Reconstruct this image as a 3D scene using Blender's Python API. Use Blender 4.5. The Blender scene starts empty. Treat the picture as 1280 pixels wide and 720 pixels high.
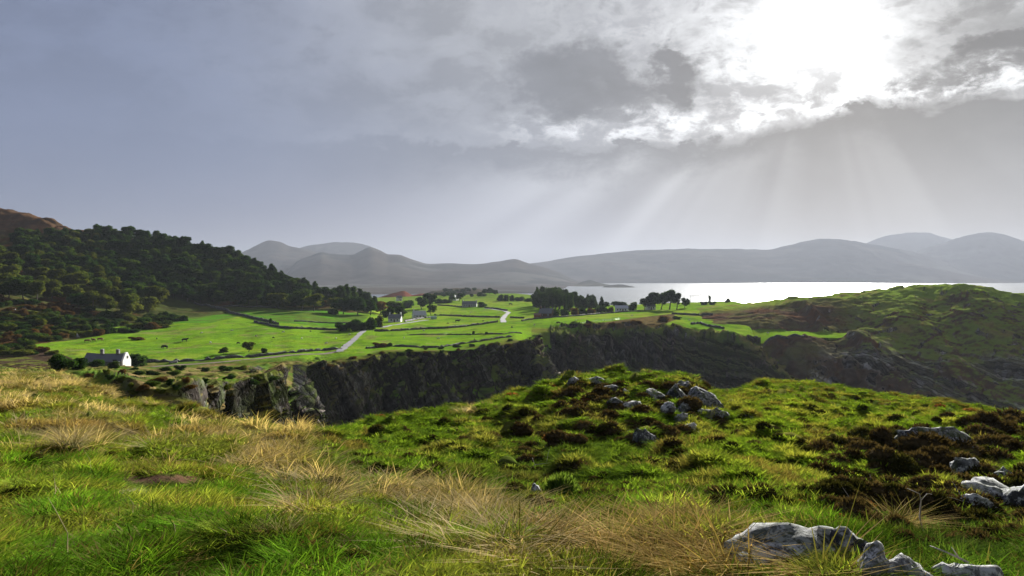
import bpy, bmesh, math, random
import numpy as np
from mathutils import Vector, Matrix, Euler
from mathutils.bvhtree import BVHTree

random.seed(7)
rng = np.random.default_rng(11)
SC = bpy.context.scene
COL = SC.collection
R = math.radians
F = 1000.0            # focal length in pixels of the 1280 wide photograph
HOR = 345.0           # row of the true horizon
CAMZ = 60.0           # eye height above the sea

# ------------------------------------------------------------------ camera
cam = bpy.data.objects.new("camera", bpy.data.cameras.new("camera"))
COL.objects.link(cam)
cam.location = (0, 0, CAMZ)
cam.rotation_euler = (R(90), 0, 0)
cam.data.sensor_width = 36
cam.data.lens = 36 * F / 1280
cam.data.shift_y = -(360 - HOR) / 1280
cam.data.clip_start = 0.1
cam.data.clip_end = 60000
SC.camera = cam

# ------------------------------------------------------------------ exposure
SC.view_settings.view_transform = 'Standard'
SC.view_settings.look = 'None'
SC.view_settings.exposure = 1.8
SC.view_settings.gamma = 1.0
SC.cycles.max_bounces = 6
SC.cycles.diffuse_bounces = 2
SC.cycles.glossy_bounces = 2
SC.cycles.transmission_bounces = 3
SC.cycles.transparent_max_bounces = 6
SC.cycles.volume_bounces = 1

SUN_AZ, SUN_EL = 21.0, 15.5       # degrees right of the view axis, above the horizon
SUN_STRENGTH = 5.0


# ------------------------------------------------------------------ tiny node language
class NT:
    def __init__(s, tree):
        s.t = tree
        s.n = tree.nodes
        s.l = tree.links

    def node(s, typ, **kw):
        n = s.n.new(typ)
        for k, v in kw.items():
            setattr(n, k, v)
        return n

    def put(s, sock, v):
        if isinstance(v, Sx):
            s.l.new(v.s, sock)
        elif hasattr(v, 'is_output'):
            s.l.new(v, sock)
        else:
            sock.default_value = v

    def math(s, op, a, b=0.0, c=None, clamp=False):
        n = s.node('ShaderNodeMath', operation=op, use_clamp=clamp)
        s.put(n.inputs[0], a)
        s.put(n.inputs[1], b)
        if c is not None:
            s.put(n.inputs[2], c)
        return Sx(s, n.outputs[0])

    def smooth(s, v, a, b):
        n = s.node('ShaderNodeMapRange', interpolation_type='SMOOTHSTEP')
        s.put(n.inputs['Value'], v)
        s.put(n.inputs['From Min'], a)
        s.put(n.inputs['From Max'], b)
        return Sx(s, n.outputs['Result'])

    def mix(s, f, a, b, blend='MIX'):
        n = s.node('ShaderNodeMix', data_type='RGBA', blend_type=blend)
        s.put(n.inputs[0], f)
        for i, v in ((6, a), (7, b)):
            if isinstance(v, (tuple, list)) and len(v) == 3:
                v = (*v, 1)
            s.put(n.inputs[i], v)
        return Sx(s, n.outputs[2])

    def vec(s, x, y, z=0.0):
        n = s.node('ShaderNodeCombineXYZ')
        for i, v in enumerate((x, y, z)):
            s.put(n.inputs[i], v)
        return Sx(s, n.outputs[0])

    def noise(s, vec, scale=1.0, detail=4.0, rough=0.5, dist=0.0, dims='3D'):
        n = s.node('ShaderNodeTexNoise', noise_dimensions=dims)
        if vec is not None:
            s.put(n.inputs['W' if dims == '1D' else 'Vector'], vec)
        n.inputs['Scale'].default_value = scale
        n.inputs['Detail'].default_value = detail
        n.inputs['Roughness'].default_value = rough
        n.inputs['Distortion'].default_value = dist
        return Sx(s, n.outputs[0])

    def vmul(s, v, k):
        n = s.node('ShaderNodeVectorMath', operation='MULTIPLY')
        s.put(n.inputs[0], v)
        n.inputs[1].default_value = k
        return Sx(s, n.outputs[0])


class Sx:
    def __init__(s, nt, sock):
        s.nt, s.s = nt, sock

    def __add__(s, o): return s.nt.math('ADD', s, o)
    __radd__ = __add__
    def __mul__(s, o): return s.nt.math('MULTIPLY', s, o)
    __rmul__ = __mul__
    def __sub__(s, o): return s.nt.math('SUBTRACT', s, o)
    def __rsub__(s, o): return s.nt.math('SUBTRACT', o, s)
    def __truediv__(s, o): return s.nt.math('DIVIDE', s, o)
    def __pow__(s, o): return s.nt.math('POWER', s, o)


# ------------------------------------------------------------------ world: sky with broken cloud
W = bpy.data.worlds.new("World")
SC.world = W
W.use_nodes = True
W.node_tree.nodes.clear()
nt = NT(W.node_tree)
tc = nt.node('ShaderNodeTexCoord')
sep = nt.node('ShaderNodeSeparateXYZ')
nt.l.new(tc.outputs['Generated'], sep.inputs[0])
dx, dy, dz = (Sx(nt, o) for o in sep.outputs)
u = nt.math('ARCTAN2', dx, dy) * 57.2958          # azimuth, degrees
v = nt.math('ARCSINE', dz) * 57.2958              # elevation, degrees
uv = nt.vec(u, v * 1.9, 0.0)
n_big = nt.noise(uv, 0.055, 6, 0.58, 0.6)
n_mid = nt.noise(uv, 0.15, 9, 0.60, 0.3)
n_fine = nt.noise(nt.vec(u, v * 1.7, 7.0), 0.40, 9, 0.64, 0.3)
n_soft = nt.noise(nt.vec(u, v * 1.3, 4.0), 0.05, 5, 0.5)
n_wa = nt.noise(nt.vec(u, v * 1.5, 11.0), 0.13, 7, 0.60)
n_wb = nt.noise(nt.vec(u, v * 1.5, 23.0), 0.13, 7, 0.60)
n_cl = n_big * 0.30 + n_mid * 0.45 + n_fine * 0.25
uw = u + (n_wa - 0.5) * 17.0
vw = v + (n_wb - 0.5) * 11.0
du = u - SUN_AZ
dv = v - (SUN_EL + 0.3)


def gauss(cu, cv, ru, rv):
    a = (uw - cu) * (1.0 / ru)
    b = (vw - cv) * (1.0 / rv)
    return nt.math('EXPONENT', (a * a + b * b) * -1.0)


def radial(uu, vv):
    a = uu - SUN_AZ
    b = vv - (SUN_EL + 0.3)
    return nt.math('MAXIMUM', a * a * 0.55 + b * b * 1.35, 0.0)


s2c = radial(u, v)
s2w = radial(uw, vw) * 0.8 + s2c * 0.2
dist = nt.math('SQRT', s2c)
glow_in = nt.math('EXPONENT', s2w * (-1 / (2 * 2.3 ** 2)))
glow_mid = nt.math('EXPONENT', s2c * (-1 / (2 * 7.0 ** 2)))
glow_out = nt.math('EXPONENT', s2c * (-1 / (2 * 13.5 ** 2)))
# lower edge of the broken cloud deck
edge = 8.9 + nt.smooth(u, 12.0, 24.0) * 1.7 + (n_mid - 0.5) * 5.5 + (n_fine - 0.5) * 3.6
above = nt.smooth(v, edge - 0.1, edge + 0.9)
above_s = nt.smooth(v, edge - 1.0, edge + 3.5)
# base overcast colour
base = nt.mix(nt.smooth(u, -26.0, 24.0), (0.212, 0.258, 0.402), (0.290, 0.284, 0.284))
low = nt.smooth(v, 9.5, 1.0) * nt.smooth(u, 22.0, -4.0) * nt.smooth(u, -34.0, -10.0)
base = nt.mix(low * 0.75, base, (0.185, 0.192, 0.300))
hi_a = (u + 1.0) * (1 / 15.0)
hi_b = (v - 20.0) * (1 / 8.5)
hi = nt.math('EXPONENT', (hi_a * hi_a + hi_b * hi_b) * -1.0)
base = nt.mix(hi * 0.6, base, (0.480, 0.490, 0.520))
soft = 0.74 + n_soft * 0.38 + (n_mid - 0.5) * above_s * nt.smooth(u, -6.0, 6.0) * 1.05
# cloud masses in the deck
cl = nt.smooth(n_cl, 0.42, 0.56)
masses = nt.math('MAXIMUM', gauss(11.4, 14.0, 5.2, 2.3) * 1.10, nt.math('MAXIMUM', gauss(4.5, 13.3, 8.5, 4.0) * 1.0,
         nt.math('MAXIMUM', gauss(14.5, 19.8, 5.0, 1.5) * 0.9, nt.math('MAXIMUM', gauss(27.5, 19.2, 6.0, 1.3) * 0.95, nt.math('MAXIMUM', gauss(30.0, 12.9, 8.0, 2.6) * 1.0, gauss(31.0, 16.5, 4.0, 2.0) * 0.75)))))
cl2 = nt.smooth(masses + (n_cl - 0.5) * 2.2, 0.34, 0.92)
cl = nt.math('MAXIMUM', cl * 0.8, cl2)
gap = 1.0 - cl
lining = nt.smooth(v, edge - 0.2, edge + 0.5) * nt.smooth(v, edge + 3.0, edge + 0.7) * nt.smooth(n_fine * 0.65 + n_mid * 0.35, 0.46, 0.60) * nt.smooth(u, -6.0, 5.0)
wisp = nt.smooth(n_mid * 0.45 + n_fine * 0.55, 0.40, 0.56)
core = glow_in * 1.15 * (1.0 - cl2 * 0.75) * (0.35 + wisp * 0.65) + nt.math('EXPONENT', s2c * (-1 / (2 * 1.8 ** 2))) * 0.6
bright = above * (core + glow_mid * (0.02 + gap * wisp * 0.55) + glow_out * gap * (0.16 + wisp * 0.30)) + lining * (glow_out * 0.80 + glow_mid * 0.5)
dark = 1.0 - above_s * cl * (glow_out * 0.34 + 0.16) - nt.smooth(v, edge - 7.0, edge - 0.2) * (1.0 - above) * (glow_out * 0.26 + 0.03)
# sun rays fanning out below the deck
phi = nt.math('ARCTAN2', du, (SUN_EL + 1.5) - v) * 57.2958
ray_n = nt.noise(phi * 0.060 + 31.3, 1.0, 2, 0.5, 0.0, '1D')
fan = nt.math('EXPONENT', (phi + 51.0) * (phi + 51.0) * (-1 / (2 * 11.0 ** 2))) * 1.7 + nt.math('EXPONENT', (phi + 20.0) * (phi + 20.0) * (-1 / (2 * 9.0 ** 2))) * 0.40 + nt.math('EXPONENT', (phi - 22.0) * (phi - 22.0) * (-1 / (2 * 16.0 ** 2))) * 0.35
rays = (nt.smooth(ray_n, 0.32, 0.66) * 0.8 + 0.2) * fan * nt.smooth(v, edge + 0.3, edge - 3.0)
rays = rays * nt.math('EXPONENT', dist * -0.030) * 0.46
add = bright + rays
k = soft * dark
lum = nt.vec(k, k, k)
sky_c = nt.mix(1.0, base, lum, 'MULTIPLY')
sky_c = nt.mix(1.0, sky_c, nt.mix(1.0, nt.vec(add, add, add), (0.965, 0.995, 1.01), 'MULTIPLY'), 'ADD')
nish = nt.node('ShaderNodeTexSky', sky_type='NISHITA')
nish.sun_disc = False
nish.sun_elevation = R(SUN_EL)
nish.sun_rotation = R(SUN_AZ)
WORLD_STRENGTH = 0.1
scale = 0.293 / WORLD_STRENGTH
sky_c = nt.mix(1.0, sky_c, (scale, scale, scale), 'MULTIPLY')
sky_c = nt.mix(0.008, sky_c, Sx(nt, nish.outputs[0]))
bg = nt.node('ShaderNodeBackground')
nt.l.new(sky_c.s, bg.inputs[0])
bg.inputs[1].default_value = WORLD_STRENGTH
wo = nt.node('ShaderNodeOutputWorld')
nt.l.new(bg.outputs[0], wo.inputs[0])

# ------------------------------------------------------------------ sun
sl = bpy.data.lights.new("sun", 'SUN')
sl.energy = SUN_STRENGTH
sl.angle = R(0.6)
sl.color = (1.0, 0.975, 0.92)
sun = bpy.data.objects.new("sun", sl)
COL.objects.link(sun)
sd = Vector((math.sin(R(SUN_AZ)) * math.cos(R(SUN_EL)), math.cos(R(SUN_AZ)) * math.cos(R(SUN_EL)), math.sin(R(SUN_EL))))
sun.rotation_euler = sd.to_track_quat('Z', 'Y').to_euler()
sun.location = sd * 200


# ------------------------------------------------------------------ numpy noise
def _hash(ix, iy, iz, seed):
    h = (ix.astype(np.int64) * 374761393 + iy.astype(np.int64) * 668265263 + iz.astype(np.int64) * 2147483647 + seed * 974711) & 0xFFFFFFFF
    h = ((h ^ (h >> 13)) * 1274126177) & 0xFFFFFFFF
    h = ((h ^ (h >> 16)) * 2246822519) & 0xFFFFFFFF
    return (h ^ (h >> 15)) / 4294967295.0


def vnoise(x, y, z=None, seed=0):
    """smooth value noise, -1..1"""
    x = np.asarray(x, float)
    y = np.asarray(y, float)
    two = z is None
    xi, yi = np.floor(x), np.floor(y)
    fx, fy = x - xi, y - yi
    fx = fx * fx * fx * (fx * (fx * 6 - 15) + 10)
    fy = fy * fy * fy * (fy * (fy * 6 - 15) + 10)
    if two:
        zi = np.zeros_like(xi)
        a = _hash(xi, yi, zi, seed); b = _hash(xi + 1, yi, zi, seed)
        c = _hash(xi, yi + 1, zi, seed); d = _hash(xi + 1, yi + 1, zi, seed)
        r = (a * (1 - fx) + b * fx) * (1 - fy) + (c * (1 - fx) + d * fx) * fy
        return r * 2 - 1
    z = np.asarray(z, float)
    zi = np.floor(z)
    fz = z - zi
    fz = fz * fz * (3 - 2 * fz)
    out = 0
    for k, w in ((0, 1 - fz), (1, fz)):
        a = _hash(xi, yi, zi + k, seed); b = _hash(xi + 1, yi, zi + k, seed)
        c = _hash(xi, yi + 1, zi + k, seed); d = _hash(xi + 1, yi + 1, zi + k, seed)
        out = out + w * ((a * (1 - fx) + b * fx) * (1 - fy) + (c * (1 - fx) + d * fx) * fy)
    return out * 2 - 1


def fbm(x, y, z=None, oct=4, seed=0, gain=0.5):
    a, s, t = 1.0, 0, 0
    for o in range(oct):
        k = 2.03 ** o
        s = s + a * vnoise(x * k + o * 17.3, y * k - o * 9.1, None if z is None else z * k + o * 5.7, seed + o)
        t += a
        a *= gain
    return s / t


def ridged(x, y, z=None, oct=4, seed=0):
    a, s, t = 1.0, 0, 0
    for o in range(oct):
        k = 2.03 ** o
        s = s + a * (1 - 2 * np.abs(vnoise(x * k + o * 3.3, y * k + o * 7.7, None if z is None else z * k, seed + o)))
        t += a
        a *= 0.5
    return s / t


def sstep(x, a, b):
    t = np.clip((x - a) / (b - a), 0, 1)
    return t * t * (3 - 2 * t)


def pchip(x, y, xq):
    """monotone cubic along axis 0 of y"""
    x = np.asarray(x, float); y = np.asarray(y, float); xq = np.asarray(xq, float)
    h = np.diff(x)
    hs = h.reshape((-1,) + (1,) * (y.ndim - 1))
    d = np.diff(y, axis=0) / hs
    m = np.zeros_like(y)
    if len(x) > 2:
        w1 = 2 * hs[1:] + hs[:-1]; w2 = hs[1:] + 2 * hs[:-1]
        same = d[:-1] * d[1:] > 0
        with np.errstate(divide='ignore', invalid='ignore'):
            mm = (w1 + w2) / (w1 / d[:-1] + w2 / d[1:])
        m[1:-1] = np.where(same, mm, 0)
    m[0], m[-1] = d[0], d[-1]
    i = np.clip(np.searchsorted(x, xq, side='right') - 1, 0, len(x) - 2)
    t = (xq - x[i]) / h[i]
    t = t.reshape((-1,) + (1,) * (y.ndim - 1))
    hh = h[i].reshape(t.shape)
    return ((1 + 2 * t) * (1 - t) ** 2 * y[i] + t * (1 - t) ** 2 * hh * m[i]
            + t * t * (3 - 2 * t) * y[i + 1] + t * t * (t - 1) * hh * m[i + 1])


def P(px, py, Y):
    return Vector((Y * (px - 640) / F, Y, CAMZ - Y * (py - HOR) / F))


def proj(x, y, z):
    return 640 + F * x / y, HOR + F * (CAMZ - z) / y


# ------------------------------------------------------------------ bookkeeping helpers
def tag(o, label=None, cat=None, group=None, kind=None):
    if label: o['label'] = label
    if cat: o['category'] = cat
    if group: o['group'] = group
    if kind: o['kind'] = kind
    return o


def link(name, data, parent=None, mat=None):
    o = bpy.data.objects.new(name, data)
    COL.objects.link(o)
    if parent is not None:
        o.parent = parent
    if mat is not None and data is not None and len(data.materials) == 0:
        data.materials.append(mat)
    return o


def empty(name, loc=(0, 0, 0), rz=0.0, sc=1.0):
    o = bpy.data.objects.new(name, None)
    COL.objects.link(o)
    o.location = loc
    o.rotation_euler = (0, 0, rz)
    o.scale = (sc, sc, sc) if not hasattr(sc, '__len__') else sc
    o.empty_display_size = 0.2
    return o


def mesh_np(name, verts, faces, cols=None, smooth=True):
    """mesh from numpy verts (n,3) and faces (m,4) or (m,3)"""
    verts = np.asarray(verts, np.float32)
    faces = np.asarray(faces, np.int32)
    me = bpy.data.meshes.new(name)
    k = faces.shape[1]
    me.vertices.add(len(verts))
    me.vertices.foreach_set('co', verts.ravel())
    me.loops.add(faces.size)
    me.loops.foreach_set('vertex_index', faces.ravel())
    me.polygons.add(len(faces))
    me.polygons.foreach_set('loop_start', np.arange(0, faces.size, k, dtype=np.int32))
    if smooth:
        me.polygons.foreach_set('use_smooth', np.ones(len(faces), bool))
    me.update(calc_edges=True)
    if cols is not None:
        a = me.color_attributes.new('Col', 'FLOAT_COLOR', 'POINT')
        c = np.ones((len(verts), 4), np.float32)
        c[:, :3] = cols
        a.data.foreach_set('color', c.ravel())
    me.validate()
    return me


def grid_faces(nu, nv):
    i = np.arange(nu * nv).reshape(nu, nv)
    return np.stack([i[:-1, :-1], i[1:, :-1], i[1:, 1:], i[:-1, 1:]], -1).reshape(-1, 4)


def grid_normals(Pn):
    du = np.gradient(Pn, axis=0)
    dv = np.gradient(Pn, axis=1)
    n = np.cross(du, dv)
    n /= np.linalg.norm(n, axis=-1, keepdims=True) + 1e-9
    return n


def loft(cols, segs, us):
    """cols {px: [(Y, row or 'z', value)...]} -> grid of points (len(us), rows, 3)"""
    pxs = sorted(cols)
    K = len(cols[pxs[0]])
    A = np.zeros((len(pxs), K, 2))
    for i, p in enumerate(pxs):
        for j, c in enumerate(cols[p]):
            Yv = c[0]
            z = c[2] if len(c) == 3 else CAMZ - Yv * (c[1] - HOR) / F
            A[i, j] = (Yv, z)
    B = pchip(pxs, A, us)                               # (nu, K, 2)
    vs = [0.0]
    for j, n in enumerate(segs):
        vs += list(j + (np.arange(n) + 1) / n)
    C = pchip(np.arange(K), np.swapaxes(B, 0, 1), np.array(vs))   # (nv, nu, 2)
    C = np.swapaxes(C, 0, 1)
    Y = C[..., 0]
    X = Y * (np.asarray(us)[:, None] - 640) / F
    return np.stack([X, Y, C[..., 1]], -1), np.array(vs)


def uspan(a, b, inner=(-30, 1310), fine=2.0, coarse=14.0):
    out = []
    x = a
    while x < b:
        out.append(x)
        x += fine if inner[0] <= x < inner[1] else coarse
    out.append(b)
    return np.array(out, float)


# ------------------------------------------------------------------ materials
def mat_new(name):
    m = bpy.data.materials.new(name)
    m.use_nodes = True
    m.node_tree.nodes.clear()
    n = NT(m.node_tree)
    return m, n


def finish(m, n, bsdf, vol=None):
    o = n.node('ShaderNodeOutputMaterial')
    if bsdf is not None:
        n.l.new(bsdf, o.inputs['Surface'])
    if vol is not None:
        n.l.new(vol, o.inputs['Volume'])
    return m


def principled(n, col, rough=0.85, spec=0.25, bump=None, bump_d=0.05, bump_s=0.6, metal=0.0):
    b = n.node('ShaderNodeBsdfPrincipled')
    if isinstance(col, tuple):
        col = (*col, 1) if len(col) == 3 else col
    n.put(b.inputs['Base Color'], col)
    n.put(b.inputs['Roughness'], rough)
    b.inputs['Specular IOR Level'].default_value = spec
    b.inputs['Metallic'].default_value = metal
    if bump is not None:
        bp = n.node('ShaderNodeBump')
        n.put(bp.inputs['Height'], bump)
        bp.inputs['Distance'].default_value = bump_d
        bp.inputs['Strength'].default_value = bump_s
        n.l.new(bp.outputs[0], b.inputs['Normal'])
    return b.outputs[0]


def pos(n):
    g = n.node('ShaderNodeNewGeometry')
    return Sx(n, g.outputs['Position'])


def objco(n):
    g = n.node('ShaderNodeTexCoord')
    return Sx(n, g.outputs['Object'])


def terrain_mat(name, s1, s2, bump_d, var=0.5, bscale=None):
    m, n = mat_new(name)
    a = n.node('ShaderNodeAttribute', attribute_name='Col')
    p = pos(n)
    f1 = n.noise(p, s1, 6, 0.6)
    f2 = n.noise(p, s2, 5, 0.65)
    k = (f1 * 0.5 + f2 * 0.5 - 0.5) * (2.2 * var) + 1.0
    k = n.math('MAXIMUM', k, 0.25)
    c = n.mix(1.0, Sx(n, a.outputs['Color']), n.vec(k, k, k), 'MULTIPLY')
    hue = n.noise(p, s1 * 0.37, 3, 0.5)
    c = n.mix(n.smooth(hue, 0.45, 0.7) * 0.35, c, n.mix(1.0, c, (1.25, 0.95, 0.7), 'MULTIPLY'))
    bn = n.noise(p, bscale or s2, 6, 0.65)
    return finish(m, n, principled(n, c, 1.0, 0.0, bn, bump_d, 0.8))


def rock_mat(name, dark, light, lich=(0.42, 0.42, 0.40), scale=1.0, moss=0.3):
    m, n = mat_new(name)
    oi = n.node('ShaderNodeObjectInfo')
    vadd = n.node('ShaderNodeVectorMath', operation='ADD')
    n.put(vadd.inputs[0], pos(n))
    n.l.new(oi.outputs['Random'], vadd.inputs[1])
    p = Sx(n, vadd.outputs[0])
    f1 = n.noise(p, 1.7 * scale, 9, 0.66)
    f2 = n.noise(p, 4.3 * scale, 10, 0.72)
    f4 = n.noise(p, 14.0 * scale, 6, 0.7)
    vor = n.node('ShaderNodeTexVoronoi', feature='DISTANCE_TO_EDGE')
    n.put(vor.inputs['Vector'], p + f1 * 0.5)
    vor.inputs['Scale'].default_value = 2.3 * scale
    crack = n.smooth(Sx(n, vor.outputs['Distance']), 0.0, 0.05)
    c = n.mix(n.smooth(f1, 0.36, 0.62), dark, light)
    geo = n.node('ShaderNodeNewGeometry')
    sp = n.node('ShaderNodeSeparateXYZ')
    n.l.new(geo.outputs['Normal'], sp.inputs[0])
    up = Sx(n, sp.outputs[2])
    c = n.mix(n.smooth(f2 * 0.7 + f4 * 0.3 + up * 0.10, 0.53, 0.60) * 0.9, c, lich)
    f3 = n.noise(p, 1.9 * scale, 6, 0.65)
    ms = n.smooth(f3 + up * 0.10, 0.56, 0.63) * moss
    c = n.mix(ms, c, (0.05, 0.065, 0.012))
    ck = 0.45 + crack * 0.55
    c = n.mix(1.0, c, n.vec(ck, ck, ck), 'MULTIPLY')
    g = 0.72 + f4 * 0.56
    c = n.mix(1.0, c, n.vec(g, g, g), 'MULTIPLY')
    h = f1 * 0.5 + f2 * 0.35 + f4 * 0.15 + crack * 0.15
    return finish(m, n, principled(n, c, 0.9, 0.2, h, 0.07 / scale, 1.0))


def leaf_mat(name, c1, c2, trans=0.35, scale=0.6, attr=False):
    """foliage: diffuse with light passing through; colour drifts between clumps and between copies"""
    m, n = mat_new(name)
    oi = n.node('ShaderNodeObjectInfo')
    p = objco(n)
    f = n.noise(p, scale, 3, 0.6)
    c = n.mix(n.smooth(f, 0.3, 0.7), c1, c2)
    rr = Sx(n, oi.outputs['Random'])
    k = rr * 0.55 + 0.72
    c = n.mix(1.0, c, n.vec(k * 1.05, k, k * 0.9), 'MULTIPLY')
    d = n.node('ShaderNodeBsdfDiffuse')
    n.put(d.inputs[0], c)
    t = n.node('ShaderNodeBsdfTranslucent')
    n.put(t.inputs[0], n.mix(1.0, c, (1.25, 1.15, 0.6), 'MULTIPLY'))
    mx = n.node('ShaderNodeMixShader')
    mx.inputs[0].default_value = trans
    n.l.new(d.outputs[0], mx.inputs[1])
    n.l.new(t.outputs[0], mx.inputs[2])
    return finish(m, n, mx.outputs[0])


def grass_mat(name, trans=0.45, tipk=1.5):
    """blade colour comes from the scattered point ('tint'); blades lighten and yellow slightly towards the tip"""
    m, n = mat_new(name)
    a = n.node('ShaderNodeAttribute', attribute_name='tint', attribute_type='INSTANCER')
    h = n.node('ShaderNodeAttribute', attribute_name='h', attribute_type='GEOMETRY')
    c = Sx(n, a.outputs['Color'])
    hh = Sx(n, h.outputs['Fac'])
    k = 0.55 + hh * (tipk - 0.55)
    c = n.mix(1.0, c, n.vec(k, k * 0.97, k * 0.9), 'MULTIPLY')
    d = n.node('ShaderNodeBsdfDiffuse')
    n.put(d.inputs[0], c)
    t = n.node('ShaderNodeBsdfTranslucent')
    n.put(t.inputs[0], n.mix(1.0, c, (1.2, 1.1, 0.6), 'MULTIPLY'))
    mx = n.node('ShaderNodeMixShader')
    mx.inputs[0].default_value = trans
    n.l.new(d.outputs[0], mx.inputs[1])
    n.l.new(t.outputs[0], mx.inputs[2])
    return finish(m, n, mx.outputs[0])


def plain_mat(name, c, rough=0.8, var=0.3, scale=3.0, bump_d=0.01, spec=0.3):
    m, n = mat_new(name)
    p = objco(n)
    f = n.noise(p, scale, 6, 0.65)
    k = (f - 0.5) * 2 * var + 1.0
    cc = n.mix(1.0, c, n.vec(k, k, k), 'MULTIPLY')
    return finish(m, n, principled(n, cc, rough, spec, f, bump_d, 0.5))

# ================================================================== THE LAND
def worley(x, y, z, seed):
    """nearest-cell value with a tilted plane per cell: broken, faceted rock"""
    shp = x.shape
    x, y, z = x.ravel(), y.ravel(), z.ravel()
    xi, yi, zi = np.floor(x), np.floor(y), np.floor(z)
    best = np.full(x.shape, 9.0); val = np.zeros(x.shape)
    for a in (-1, 0, 1):
        for b in (-1, 0, 1):
            for c_ in (-1, 0, 1):
                cx, cy, cz = xi + a, yi + b, zi + c_
                px = cx + _hash(cx, cy, cz, seed); py = cy + _hash(cx, cy, cz, seed + 1); pz = cz + _hash(cx, cy, cz, seed + 2)
                dx, dy, dz = x - px, y - py, z - pz
                d = dx * dx + dy * dy + dz * dz
                t1 = _hash(cx, cy, cz, seed + 3) - .5; t2 = _hash(cx, cy, cz, seed + 4) - .5
                vv = _hash(cx, cy, cz, seed + 5) + dx * t1 * 1.4 + dz * t2 * 1.4
                m = d < best
                best = np.where(m, d, best); val = np.where(m, vv, val)
    return (val - .5).reshape(shp)



GREEN = np.array((0.140, 0.255, 0.016))
ROUGH = np.array((0.105, 0.115, 0.024))
PALE = np.array((0.230, 0.175, 0.075))
MOSS = np.array((0.050, 0.075, 0.014))
HEATH = np.array((0.060, 0.040, 0.026))
BRACK = np.array((0.130, 0.062, 0.028))
ROCK = np.array((0.112, 0.095, 0.084))
ROCKL = np.array((0.210, 0.200, 0.195))


def lerp(a, b, t):
    return a + (b - a) * t[..., None]


def blob(px, py, cx, cy, rx, ry):
    return np.exp(-(((px - cx) / rx) ** 2 + ((py - cy) / ry) ** 2))


def inpoly(px, py, poly):
    ins = np.zeros(px.shape, bool)
    n = len(poly)
    for i in range(n):
        x1, y1 = poly[i]
        x2, y2 = poly[(i + 1) % n]
        c = ((y1 > py) != (y2 > py)) & (px < (x2 - x1) * (py - y1) / ((y2 - y1) or 1e-9) + x1)
        ins ^= c
    return ins


# ---------------------------------------------------------------- near hillside (where the viewer stands)
def zc(v):
    return ('z', v)


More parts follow.
